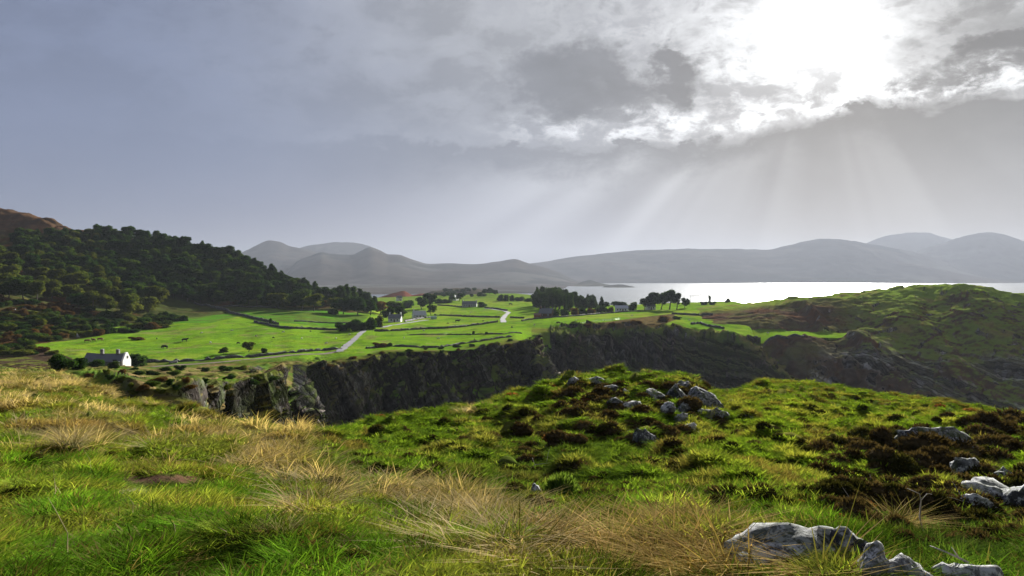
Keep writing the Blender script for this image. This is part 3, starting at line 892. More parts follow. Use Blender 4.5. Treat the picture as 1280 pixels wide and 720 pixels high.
hw2 = worley(x / 3, y / 4, z / 3.4, 331)
off = off * 0.6 + spur + hw1 * 3.6 + hw2 * 1.0
off = off * (0.40 + 0.60 * (1 - sstep(N[..., 2], 0.5, 0.85)))
G = G + N * (off * amp)[..., None]
G[..., 2] += (fbm(x / 5, y / 5, oct=3, seed=54) * 0.5 + np.abs(fbm(x / 16, y / 16, oct=3, seed=58)) * 1.6 - 0.4) * np.where(strip, 0.05, 1)
N2 = grid_normals(G)
nz = np.abs(N2[..., 2])
x, y, z = G[..., 0], G[..., 1], G[..., 2]
m1 = fbm(x / 16, y / 16, z / 16, oct=4, seed=55)
m2 = fbm(x / 3.5, y / 3.5, z / 3.5, oct=4, seed=56)
c = lerp(HEATH * 1.05, np.array((0.085, 0.080, 0.030)), sstep(m1 + m2 * .3, -.1, .35))
c = lerp(c, BRACK * 0.8, sstep(m2 - m1, 0.15, 0.5) * 0.5)
topg = sstep(vs, 4.0, 4.7) + sstep(nz, 0.74, 0.92) * 0.7 * sstep(px_, 1020, 1100)
c = lerp(c, lerp(np.array((0.130, 0.200, 0.022)), np.array((0.16, 0.145, 0.04)), sstep(m1 + m2 * .5, 0.15, .55)), np.clip(topg, 0, 1) * 0.85)  # green crest turf, with its sunlit brightness put into the colour
rkm = (1 - sstep(nz, 0.50, 0.76)) * sstep(px_, 985, 1040)
rkm = 0.75 * np.maximum(rkm, 0.8 * sstep(1.45 - vs + m1 * .6, -.1, .4) * sstep(px_, 1010, 1060))
rk = lerp(ROCK, ROCKL * 1.1, sstep(ridged(x / 5, y / 5, z / 8, 4, 57) + m2 * .4, .35, .8))
c = lerp(c, rk, rkm * sstep(m1 + m2 * 0.6, -0.25, 0.15))
c = c * 1.45
c = np.where(strip[..., None], lerp(GREEN, np.array((0.17, 0.25, 0.022)), sstep(m1, -.2, .3)), c)
hlm = terrain_mat('headland_turf', 0.30, 1.8, 0.5, 0.5)
hl_o = link('headland', mesh_np('headland', G.reshape(-1, 3), grid_faces(*z.shape), c.reshape(-1, 3)), None, hlm)
two_mats(hl_o, (rkm > .4) * 1.0 * sstep(m1 + m2 * 0.6, -0.25, 0.15), cliff_mat('headland_rock', 0.8))
tag(hl_o, 'broad brown and green headland with rocky slopes dropping to the bay', kind='structure')

# ---------------------------------------------------------------- hillside on the left (scrub, wood, brown moor)
LH = {
    -900: [(260, 'z', 24), (330, 'z', 40), (400, 'z', 55), (480, 'z', 75), (560, 'z', 95), (640, 'z', 115), (760, 'z', 135), (900, 'z', 150), (1150, 'z', 110)],
    -200: [(280, 'z', 24), (330, 430), (400, 396), (480, 362), (560, 334), (640, 305), (760, 270), (900, 246), (1150, 'z', 110)],
    0: [(300, 'z', 25), (345, 432), (400, 404), (480, 374), (560, 350), (640, 325), (760, 292), (900, 262), (1150, 'z', 110)],
    50: [(310, 'z', 25), (360, 428), (410, 406), (490, 378), (560, 354), (640, 327), (750, 296), (860, 272), (1100, 'z', 95)],
    100: [(330, 'z', 26), (380, 424), (430, 407), (500, 386), (560, 364), (640, 334), (720, 309), (800, 292), (1000, 'z', 60)],
    160: [(370, 'z', 27), (420, 418), (470, 403), (520, 388), (580, 366), (650, 338), (720, 314), (780, 299), (980, 'z', 55)],
    220: [(455, 'z', 27), (495, 402), (535, 393), (575, 384), (610, 368), (650, 346), (700, 324), (740, 311), (920, 'z', 50)],
    300: [(560, 'z', 30), (590, 386), (615, 381), (632, 376), (650, 364), (680, 350), (710, 337), (730, 330), (870, 'z', 35)],
    350: [(570, 'z', 30), (605, 386), (622, 384), (637, 379), (652, 371), (672, 361), (692, 353), (704, 349), (820, 'z', 28)],
    400: [(590, 'z', 28), (610, 388), (624, 386), (640, 382), (654, 378), (670, 373), (686, 369), (698, 368), (800, 'z', 25)],
    460: [(600, 'z', 24), (615, 'z', 29), (626, 'z', 30), (640, 'z', 31), (656, 'z', 31), (670, 'z', 31), (684, 'z', 30), (696, 'z', 30), (800, 'z', 20)],
}
lh_us = uspan(-900, 460, (-30, 460), 2.0, 20.0)
G, vs = loft(LH, [12, 40, 40, 40, 30, 30, 30, 12], lh_us)
x, y, z = G[..., 0], G[..., 1], G[..., 2]
G[..., 2] += (np.abs(fbm(x / 26, y / 26, oct=3, seed=61)) * 7 - 1.5) * sstep(vs, 0.8, 1.8) * np.clip((z - 30) / 25, 0, 1) + fbm(x / 6, y / 6, oct=3, seed=62) * 0.8 * sstep(vs, 0.7, 1.3)
x, y, z = G[..., 0], G[..., 1], G[..., 2]
m1 = fbm(x / 22, y / 22, oct=4, seed=63)
m2 = fbm(x / 4, y / 4, oct=4, seed=64)
c = lerp(np.array((0.055, 0.060, 0.020)), BRACK * 0.7, sstep(m1 + m2 * .4, .0, .4))
c = lerp(c, np.array((0.055, 0.075, 0.018)), sstep(-m1 + m2 * .5, 0.05, .4) * 0.8)
c = lerp(c, np.array((0.110, 0.120, 0.028)), sstep(m2 + m1 * .3, .3, .5) * 0.5)
moor = sstep(vs, 5.6, 6.3)
c = lerp(c, lerp(np.array((0.075, 0.040, 0.026)), np.array((0.110, 0.062, 0.034)), sstep(m1 + m2 * .5, -.1, .35)), moor * 0.85)
lhm = terrain_mat('hillside_scrub', 0.3, 2.0, 0.5, 0.5)
tag(link('hillside', mesh_np('hillside', G.reshape(-1, 3), grid_faces(*z.shape), c.reshape(-1, 3)), None, lhm),
    'brown bracken and heather hillside rising on the left behind the fields', kind='structure')


# ---------------------------------------------------------------- small moor hills at the far end of the fields
def knoll(name, prof, Y0, depth, zb, cols, seed, label, rough=1.0):
    pxs = [p for p, _ in prof]
    ys = np.array([q for _, q in prof], float)
    us = np.arange(pxs[0], pxs[-1] + 0.1, 1.5)
    top = CAMZ - Y0 * (pchip(pxs, ys, us) - HOR) / F
    t = np.linspace(-1, 1, 50)
    prof_t = np.cos(t * math.pi / 2) ** 1.1
    Yg = Y0 + t[None] * depth * np.ones((len(us), 1))
    Zg = zb + (top[:, None] - zb) * prof_t[None]
    Xg = Yg * (us[:, None] - 640) / F
    Zg += fbm(Xg / 30, Yg / 30, oct=4, seed=seed) * rough * prof_t[None] * 2
    m = fbm(Xg / 25, Yg / 40, oct=4, seed=seed + 1)
    c = lerp(np.array(cols[0]), np.array(cols[1]), sstep(m, -.2, .3))
    o = link(name, mesh_np(name, np.stack([Xg, Yg, Zg], -1).reshape(-1, 3), grid_faces(*Zg.shape), c.reshape(-1, 3)), None, lhm)
    return tag(o, label, kind='structure')


knoll('moor_hill', [(440, 385), (466, 374), (480, 371), (496, 366), (505, 364), (516, 369), (530, 367), (545, 368), (558, 372), (575, 380)], 1250, 130, 20,
      [(0.13, 0.050, 0.035), (0.085, 0.060, 0.035)], 71, 'low reddish brown moor hill behind the cottages')
knoll('moor_hill', [(520, 372), (545, 363), (560, 361), (580, 360), (594, 361), (612, 366), (640, 374)], 1700, 160, 10,
      [(0.07, 0.062, 0.040), (0.05, 0.045, 0.03)], 73, 'dark scrubby low hill beyond the farthest cottage')
knoll('green_hill', [(560, 384), (580, 374), (600, 368), (615, 366.5), (634, 368), (655, 372), (672, 376), (690, 384)], 1180, 120, 22,
      [(0.085, 0.20, 0.015), (0.07, 0.12, 0.02)], 75, 'low green grassy rise at the far end of the fields', 0.5)

# ---------------------------------------------------------------- mountains across the water
mtm, n_ = mat_new('mountain')
a_ = n_.node('ShaderNodeAttribute', attribute_name='Col')
finish(mtm, n_, principled(n_, Sx(n_, a_.outputs['Color']), 1.0, 0.0, n_.noise(pos(n_), 0.02, 6, 0.6), 10.0, 0.35))


def mountain(prof, Y0, front, seed, label, col=(0.050, 0.048, 0.040), amp=1.0):
    pxs = [p for p, _ in prof]
    ys = np.array([q for _, q in prof], float)
    us = np.arange(pxs[0], pxs[-1] + 0.1, 2.0)
    top = CAMZ - Y0 * (pchip(pxs, ys, us) - HOR) / F
    t = np.concatenate([np.linspace(0, 1, 70 if front < 2000 else 130), np.linspace(1.05, 2, 16)])
    Yg = (Y0 - front) + t[None] * front + np.zeros((len(us), 1))
    sh = np.where(t <= 1, 0.34 * t ** 0.55 + 0.66 * t ** 1.35, np.clip(2.0 - t, 0, 1))
    if front > 2000:
        t2 = np.clip((t - 0.60) / 0.40, 0, 1)
        sh = np.where(t <= 1, 0.05 * np.clip(t / 0.6, 0, 1) ** 0.4 + 0.95 * (0.25 * t2 ** 0.6 + 0.75 * t2 ** 1.3), np.clip(2.0 - t, 0, 1))
    kk = np.exp(-np.linspace(-2, 2, 61) ** 2); kk /= kk.sum()
    soft = np.convolve(np.pad(top, 30, mode='edge'), kk, mode='valid')
    tb = np.clip((t - 0.45) / 0.5, 0, 1)[None]
    Hc = soft[:, None] * (1 - tb) + top[:, None] * tb
    Zg = -3 + (Hc + 3) * sh[None]
    Xg = Yg * (us[:, None] - 640) / F
    L = Y0 / 6000.0
    wx = fbm(Xg / (900 * L), Yg / (900 * L), oct=3, seed=seed + 7) * 420 * L
    Xo, Xg = Xg, Xg + wx
    rg = ridged(Xg / (760 * L), Yg / (1000 * L), oct=5, seed=seed)
    Xg = Xo
    hgt = np.clip(top[:, None] + 8, 0, None)
    Zg += rg * hgt * 0.16 * amp * (np.sin(np.clip(sh, 0, 1) * math.pi) ** 1.5)[None] * (0.6 + 0.4 * np.clip(rg, -1, 1)) + fbm(Xg / (120 * L), Yg / (120 * L), oct=4, seed=seed + 3) * (7 if front < 2000 else 3) * L * np.clip(sh[None] * 3, 0, 1) * np.clip(hgt / 200, 0.1, 1)
    m = fbm(Xg / (200 * L), Yg / (200 * L), oct=5, seed=seed + 5)
    c = lerp(np.array(col) * 0.6, np.array(col) * 1.6, sstep(m, -.3, .3))
    c = lerp(c, np.array((0.045, 0.030, 0.022)), sstep(rg, -.2, .4) * .6)
    o = link('mountain', mesh_np('mountain', np.stack([Xg, Yg, Zg], -1).reshape(-1, 3), grid_faces(*Zg.shape), c.reshape(-1, 3)), None, mtm)
    return tag(o, label, kind='structure')


mountain([(200, 345), (250, 330), (300, 316), (318, 308), (330, 302.5), (338, 301), (350, 303), (362, 308), (378, 311), (400, 316), (430, 330), (470, 350), (500, 362)], 7800, 1300, 101,
         'peaked grey mountain directly above the end of the wood')
mountain([(330, 330), (370, 312), (385, 307.5), (400, 305), (420, 303), (445, 304), (458, 307), (480, 316), (520, 335), (560, 355)], 9700, 1200, 103,
         'palest flat topped mountain between two nearer peaks')
mountain([(330, 358), (355, 345), (372, 326), (390, 319), (402, 315), (412, 317), (425, 318), (440, 318.5), (450, 314), (463, 309), (475, 313), (486, 318), (496, 318), (515, 324), (538, 330),
          (560, 329), (590, 330), (622, 327), (643, 324), (660, 329), (680, 334), (700, 341), (716, 349), (735, 355), (760, 362)], 6200, 3650, 105,
         'long rugged mountain ridge with a rounded summit across the water', amp=0.6)
mountain([(560, 352), (620, 338), (660, 330), (684, 326), (720, 321), (760, 316), (800, 313), (850, 311), (890, 311), (930, 311.5), (960, 312), (985, 307), (1010, 301), (1034, 298), (1058, 300), (1080, 304),
          (1110, 309), (1140, 315), (1170, 323), (1200, 333), (1240, 345), (1280, 353)], 8200, 1500, 107,
         'broad dim grey mountain wall above the sea in the middle of the view')
mountain([(1040, 330), (1080, 305), (1096, 298), (1115, 293), (1135, 291), (1158, 291), (1170, 294), (1185, 298), (1220, 312), (1280, 335)], 10600, 900, 109,
         'faint far mountain between the two rounded hills on the right')
mountain([(1060, 352), (1100, 338), (1135, 320), (1150, 312), (1170, 306), (1200, 297), (1220, 291.5), (1236, 290), (1252, 292), (1270, 298), (1290, 304), (1340, 316), (1420, 325), (1600, 340), (1800, 350)], 9000, 1500, 111,
         'smooth rounded grey hill on the far right across the water')
mountain([(-900, 330), (-500, 300), (-200, 310), (0, 325), (200, 340), (360, 352)], 9000, 1500, 113, 'far grey hills hidden behind the wooded hillside')
mountain([(690, 361), (712, 358), (728, 352), (738, 350), (748, 353), (762, 356), (790, 359), (805, 360.5)], 4900, 350, 115,
         'small dark wooded point jutting into the water', (0.05, 0.05, 0.03))
mountain([(745, 361.5), (762, 356.5), (775, 355.5), (790, 358), (803, 361)], 4300, 250, 117, 'low dark islet shaped point off the far shore', (0.045, 0.045, 0.03))

# ---------------------------------------------------------------- sea
sm, n_ = mat_new('sea_water')
p_ = pos(n_)
w1 = n_.noise(n_.vmul(p_, (0.09, 0.16, 0.1)), 1.0, 5, 0.6)
w2 = n_.noise(n_.vmul(p_, (0.012, 0.03, 0.02)), 1.0, 4, 0.6)
finish(sm, n_, principled(n_, (0.018, 0.035, 0.045), 0.26, 0.5, w1 * 0.9 + w2 * 2.6, 1.1, 1.0))
rr = np.concatenate([np.linspace(60, 1500, 16), np.geomspace(1700, 16500, 24)])
th = np.linspace(-math.pi, math.pi, 97)
Gs = np.stack([rr[None] * np.sin(th)[:, None], rr[None] * np.cos(th)[:, None], np.zeros((97, 40))], -1)
tag(link('sea', mesh_np('sea', Gs.reshape(-1, 3), grid_faces(97, 40), None), None, sm), 'silvery sea loch glittering below the sun', kind='structure')

# ---------------------------------------------------------------- haze
HAZE_D = 0.75e-4
hz, n_ = mat_new('haze')
pv = n_.node('ShaderNodeVolumePrincipled')
pv.inputs['Color'].default_value = (0.218, 0.236, 0.275, 1)
pv.inputs['Density'].default_value = HAZE_D
pv.inputs['Anisotropy'].default_value = 0.32
finish(hz, n_, None, pv.outputs[0])
bm = bmesh.new()
bmesh.ops.create_cube(bm, size=1.0)
hm = bpy.data.meshes.new('haze')
bm.to_mesh(hm)
bm.free()
hb = link('haze', hm, None, hz)
hb.scale = (36000, 36000, 670)
hb.location = (0, 0, 670 / 2 - 12)
tag(hb, 'thin sea haze over the bay and the far hills', kind='stuff')

# ---------------------------------------------------------------- looking points up on the land
bpy.context.view_layer.update()
DG = bpy.context.evaluated_depsgraph_get()
LAND = [BVHTree.FromObject(o, DG) for o in COL.objects if o.get('kind') == 'structure' and o.name.split('.')[0] in ('ground', 'terrain', 'headland', 'hillside', 'moor_hill', 'green_hill')]
EYE = Vector((0, 0, CAMZ))


def at(px, py):
    """the land under a point of the photograph"""
    d = Vector(((px - 640) / F, 1.0, -(py - HOR) / F)).normalized()
    best = None
    for b in LAND:
        h = b.ray_cast(EYE, d)
        if h[0] is not None and (best is None or h[3] < best[3]):
            best = h
    return best[0].copy() if best else None


def down(x, y):
    """height of the land at a map position"""
    best = None
    for b in LAND:
        h = b.ray_cast(Vector((x, y, 400)), Vector((0, 0, -1)))
        if h[0] is not None and (best is None or h[0].z > best):
            best = h[0].z
    return best if best is not None else 0.0

# ================================================================== TREES AND BUSHES
def ico(sub):
    bm = bmesh.new()
    bmesh.ops.create_icosphere(bm, subdivisions=sub, radius=1)
    bm.verts.ensure_lookup_table()
    v = np.array([q.co[:] for q in bm.verts])
    f = np.array([[q.index for q in fc.verts] for fc in bm.faces])
    bm.free()
    return v, f


ICO1, ICO2, ICO3, ICO4 = ico(1), ico(2), ico(3), ico(4)


def cards(pts, nrm, size, r, el=1.0):
    """small leaf sprays, two triangles each, roughly facing nrm"""
    n = len(pts)
    a = r.normal(size=(n, 3))
    d = nrm + a * 0.75
    d /= np.linalg.norm(d, axis=1, keepdims=True)
    t = np.cross(d, r.normal(size=(n, 3)))
    t /= np.linalg.norm(t, axis=1, keepdims=True)
    b = np.cross(d, t)
    s = (size * r.uniform(0.6, 1.35, n))[:, None]
    v = np.stack([pts - t * s * el, pts - b * s * 0.55 + d * s * 0.15, pts + t * s * el, pts + b * s * 0.55 - d * s * 0.1], 1).reshape(-1, 3)
    f = np.arange(n * 4).reshape(n, 4)
    return v, f


def crown_mesh(name, seed, kind):
    """unit crown: about 1 wide (radius 1 at the widest) and 0..1 high times its own aspect; scaled per copy"""
    r = np.random.default_rng(seed)
    V, Fq = [], []
    off = 0

    def add(v, f):
        nonlocal off
        V.append(v)
        Fq.append(f + off)
        off += len(v)
    clumps = []
    if kind == 'broad':
        k = 17
        for i in range(k):
            a = r.uniform(0, 6.28)
            hgt = r.uniform(-0.6, 0.85)
            rad = 0.66 * math.sqrt(max(0.05, 1 - hgt * hgt)) * r.uniform(0.45, 1.2)
            clumps.append((np.array([math.cos(a) * rad, math.sin(a) * rad, hgt * 0.85]), r.uniform(0.20, 0.46)))
        clumps.append((np.array([0, 0, 0.1]), 0.62))
    elif kind == 'bush':
        for i in range(11):
            a = r.uniform(0, 6.28)
            rad = r.uniform(0.1, 0.68)
            clumps.append((np.array([math.cos(a) * rad, math.sin(a) * rad, r.uniform(-0.75, 0.45) * (1.15 - rad)]), r.uniform(0.32, 0.5)))
        clumps.append((np.array([0, 0, -0.3]), 0.66))
    else:                                   # conifer
        for i in range(16):
            t = (i + 0.5) / 16
            for q in range(3 if t < 0.6 else 2 if t < 0.88 else 1):
                a = r.uniform(0, 6.28)
                rad = (1 - t) ** 0.62 * 0.60 * r.uniform(0.6, 1.2)
                clumps.append((np.array([math.cos(a) * rad, math.sin(a) * rad, -0.95 + 1.9 * t]), (0.34 * (1 - t) + 0.16) * r.uniform(0.8, 1.2)))
    iv, jf = ICO1
    for cpt, rad in clumps:
        w = 1 + 0.25 * r.normal(size=(len(iv), 1)).clip(-1, 1)
        tri = np.concatenate([jf, jf[:, 2:3]], 1)
        # core shell as degenerate free quads: use pairs of leaf cards instead of a closed ball where it thins
        add(iv * rad * 0.64 * w * np.array([1, 1, 0.85]) + cpt, tri)
        n = int(170 * (rad / 0.4) ** 1.6) + 20
        d = r.normal(size=(n, 3))
        d /= np.linalg.norm(d, axis=1, keepdims=True)
        d[:, 2] = np.where(d[:, 2] < -0.5, -d[:, 2], d[:, 2])
        p = cpt + d * (rad * r.uniform(0.72, 1.12, n))[:, None] * np.array([1, 1, 0.85])
        v, f = cards(p, d, 0.082 if kind != 'conifer' else 0.070, r, 1.0 if kind != 'conifer' else 1.5)
        add(v, f)
    V = np.concatenate(V)
    Fq = np.concatenate(Fq)
    # keep triangles as triangles
    me = bpy.data.meshes.new(name)
    me.from_pydata(V.tolist(), [], [list(dict.fromkeys(q)) for q in Fq.tolist()])
    me.update()
    return me


def trunk_mesh(name, seed, limbs=4):
    """tapered trunk with a few limbs, unit height 1"""
    r = np.random.default_rng(seed)
    bm = bmesh.new()

    def tube(pts, rads, k=6):
        prev = None
        for p, q in zip(pts, rads):
            ring = [bm.verts.new((p[0] + math.cos(j * 6.283 / k) * q, p[1] + math.sin(j * 6.283 / k) * q, p[2])) for j in range(k)]
            if prev:
                for j in range(k):
                    bm.faces.new((prev[j], prev[(j + 1) % k], ring[(j + 1) % k], ring[j]))
            prev = ring
        bm.faces.new(prev)
    z = np.linspace(-0.08, 0.95, 6)
    bx_, by_ = r.normal(0, 0.015, 6).cumsum(), r.normal(0, 0.015, 6).cumsum()
    tube(np.stack([bx_, by_, z], 1), np.linspace(0.034, 0.007, 6))
    for i in range(limbs):
        a = r.uniform(0, 6.28)
        h = r.uniform(0.3, 0.65)
        L = r.uniform(0.15, 0.28)
        tube([(0, 0, h), (math.cos(a) * L * .5, math.sin(a) * L * .5, h + L * .45), (math.cos(a) * L, math.sin(a) * L, h + L * .8)], [0.014, 0.009, 0.003], 5)
    me = bpy.data.meshes.new(name)
    bm.to_mesh(me)
    bm.free()
    return me


CROWN = {k: [crown_mesh(k + '_crown', 200 + 17 * i + len(k), k) for i in range(7)] for k in ('broad', 'bush', 'conifer')}
TRUNK = [trunk_mesh('trunk', 300 + i) for i in range(3)]
bark = plain_mat('bark', (0.09, 0.075, 0.06), 0.95, 0.4, 6, 0.03, 0.1)
for m_ in TRUNK:
    m_.materials.append(bark)
LEAF = {
    'dark': leaf_mat('leaf_dark', (0.014, 0.040, 0.012), (0.036, 0.076, 0.018), 0.32),
    'mid': leaf_mat('leaf_mid', (0.024, 0.056, 0.012), (0.064, 0.105, 0.022), 0.36),
    'olive': leaf_mat('leaf_olive', (0.040, 0.066, 0.014), (0.105, 0.125, 0.026), 0.36),
    'needle': leaf_mat('leaf_needle', (0.018, 0.044, 0.016), (0.046, 0.082, 0.026), 0.32),
    'rust': leaf_mat('leaf_rust', (0.070, 0.045, 0.020), (0.120, 0.075, 0.030), 0.35),
}
_crown_cache = {}


def crown_data(kind, tone, i):
    key = (kind, tone, i)
    if key not in _crown_cache:
        me = CROWN[kind][i].copy()
        me.materials.clear()
        me.materials.append(LEAF[tone])
        me.name = kind + '_' + tone + '_crown'
        _crown_cache[key] = me
    return _crown_cache[key]


def tree(name, base, w, h, kind, tone, label, group=None, cat='tree', trunk=True, skirt=0.12):
    """w, h in metres; base a map point on the land"""
    root = empty(name, base, random.uniform(0, 6.28))
    tag(root, label, cat, group)
    i = random.randrange(7)
    lo = skirt * h
    cr = link('crown', crown_data(kind, tone, i), root)
    zr = 1.0 if kind != 'bush' else 0.85
    hh = (h - lo)
    cr.scale = (w / 2 / 0.95 * random.uniform(.82, 1.18), w / 2 / 0.95 * random.uniform(.82, 1.18), hh / 2 * random.uniform(.9, 1.12))
    cr.rotation_euler = (random.uniform(-.12, .12), random.uniform(-.12, .12), 0)
    cr.location = (0, 0, lo + hh / 2 * (0.98 if kind != 'bush' else 0.92))
    if trunk:
        t = link('trunk', TRUNK[random.randrange(3)], root)
        t.scale = (h * 1.1, h * 1.1, h * 0.8)
    return root


def tree_px(name, px, py, wpx, hpx, kind, tone, label, group=None, cat='tree', trunk=True, skirt=0.12):
    p = at(px, py)
    if p is None:
        return None
    k = p.y / F
    return tree(name, p, wpx * k, hpx * k, kind, tone, label, group, cat, trunk, skirt)


def poisson(poly, dx_, dy_, n, seed):
    r = random.Random(seed)
    xs = [p[0] for p in poly]; ys = [p[1] for p in poly]
    pts = []
    tries = 0
    while len(pts) < n and tries < n * 60:
        tries += 1
        x = r.uniform(min(xs), max(xs)); y = r.uniform(min(ys), max(ys))
        if not inpoly(np.array([x]), np.array([y]), poly)[0]:
            continue
        if all(((x - a) / dx_) ** 2 + ((y - b) / dy_) ** 2 > 1 for a, b in pts):
            pts.append((x, y))
    return sorted(pts, key=lambda q: q[1])


# the hillside wood
def zone(px, py):
    t = np.interp(px, [20, 100, 160, 222, 300, 398], [306, 300, 299, 311, 330, 369]); b = np.interp(px, [20, 100, 150, 240, 300, 398], [346, 352, 362, 379, 384, 386])
    q = (py - t) / max(1, b - t)
    return 'skyline edge' if q < .2 else 'upper part' if q < .5 else 'lower part' if q < .8 else 'foot'


WOOD = [(18, 342), (20, 306), (50, 303), (100, 300), (160, 299), (222, 311), (300, 330), (352, 349), (398, 369), (398, 386), (300, 384), (240, 379), (190, 371), (150, 362), (100, 352), (50, 348)]
for (px, py) in poisson(WOOD, 8.6, 5.2, 295, 5):
    con = random.random() < (0.22 if px > 150 and py < 372 else 0.08)
    if con:
        w, h = random.uniform(13, 18), random.uniform(16, 20)
        lab, kind, tone, nm = 'dark pointed conifer packed among its neighbours in the hillside wood', 'conifer', 'needle', 'conifer_tree'
    else:
        w, h = random.uniform(16, 24), random.uniform(15, 21)
        tone = random.choice(['dark', 'dark', 'mid']) if px > 130 else random.choice(['dark', 'mid', 'olive'])
        lab = {'dark': 'rounded dark green tree packed among its neighbours in the hillside wood', 'mid': 'rounded mid green tree packed among its neighbours in the hillside wood',
               'olive': 'yellowish green rounded tree in the left half of the hillside wood'}[tone]
        kind, nm = 'broad', 'broadleaf_tree'
    lab = lab.replace('packed among its neighbours', 'at the ' + ('left end' if px < 105 else 'middle' if px < 235 else 'right end') + ' and ' + zone(px, py)).replace('in the left half', 'at ' + zone(px, py))
    if px > 330: h *= 0.8
    tree_px(nm, px, py, w, h, kind, tone, lab, 'trees of the hillside wood', skirt=0.08)

# looser trees below it, and scrub lower down
for (px, py) in poisson([(-15, 352), (-15, 322), (20, 326), (55, 352), (150, 366), (205, 388), (170, 398), (110, 392), (60, 378), (-15, 372)], 16, 8, 46, 6):
    tone = random.choice(['mid', 'olive', 'olive', 'dark'])
    tree_px('hillside_tree', px, py, random.uniform(22, 34), random.uniform(18, 27), 'broad', tone,
            {'mid': 'green spreading tree ' + ('at the far left' if px < 60 else 'in the middle' if px < 130 else 'at the right end') + (', upper row,' if py < 352 else ', lower row,') + ' below the hillside wood', 'olive': 'yellow tinged spreading tree ' + ('at the far left' if px < 60 else 'in the middle' if px < 130 else 'at the right end') + (', upper row,' if py < 352 else ', lower row,') + ' below the hillside wood',
             'dark': 'dark spreading tree ' + ('at the far left' if px < 60 else 'in the middle' if px < 130 else 'at the right end') + (', upper row,' if py < 352 else ', lower row,') + ' below the hillside wood'}[tone], 'loose trees below the hillside wood', skirt=0.05)
for (px, py) in poisson([(-15, 446), (-15, 376), (60, 382), (150, 398), (222, 396), (232, 402), (190, 414), (110, 421), (45, 428), (40, 436), (70, 444)], 9.5, 4.8, 150, 8):
    tone = random.choice(['dark', 'mid', 'rust', 'olive', 'dark'])
    sz_ = ('far left' if px < 60 else 'mid way along' if px < 140 else 'towards the wood') + ' and ' + ('high' if py < 400 else 'half way up' if py < 420 else 'low')
    tree_px('scrub_bush', px, py, random.uniform(12, 25), random.uniform(5, 11), 'bush', tone,
            {'dark': 'dark green scrub bush ' + sz_ + ' on the left bracken slope', 'mid': 'mid green scrub bush ' + sz_ + ' on the left bracken slope',
             'rust': 'rusty brown scrub bush ' + sz_ + ' on the left bracken slope', 'olive': 'yellowish scrub bush ' + sz_ + ' on the left bracken slope'}[tone],
            'scrub bushes on the bracken slope', 'bush', trunk=False, skirt=-0.25)

for (px, py) in poisson([(105, 470), (180, 458), (330, 462), (345, 478), (290, 486), (190, 494), (125, 500)], 14, 6, 34, 14):
    tone = random.choice(['dark', 'rust', 'olive', 'mid'])
    tree_px('scrub_bush', px, py, random.uniform(9, 22), random.uniform(4, 9), 'bush', tone,
            {'dark': 'dark', 'mid': 'green', 'rust': 'rusty', 'olive': 'yellowish'}[tone] + ' low scrub bush on top of the bluff ' + ('at its left end' if px < 200 else 'at its right end' if px > 280 else 'in its middle'), 'scrub on the bluff', 'bush', trunk=False, skirt=-0.25)
for (px, py) in poisson([(400, 456), (470, 441), (570, 434), (650, 422), (668, 424), (640, 431), (560, 440), (480, 446), (400, 462)], 15, 4, 26, 15):
    tree_px('scrub_bush', px, py, random.uniform(6, 14), random.uniform(2.5, 5), 'bush', random.choice(['dark', 'rust', 'olive']),
            'small scrub bush on the rim of the first cliff, ' + ('left part' if px < 480 else 'right part' if px > 580 else 'middle part'), 'scrub on the cliff rim', 'bush', trunk=False, skirt=-0.25)
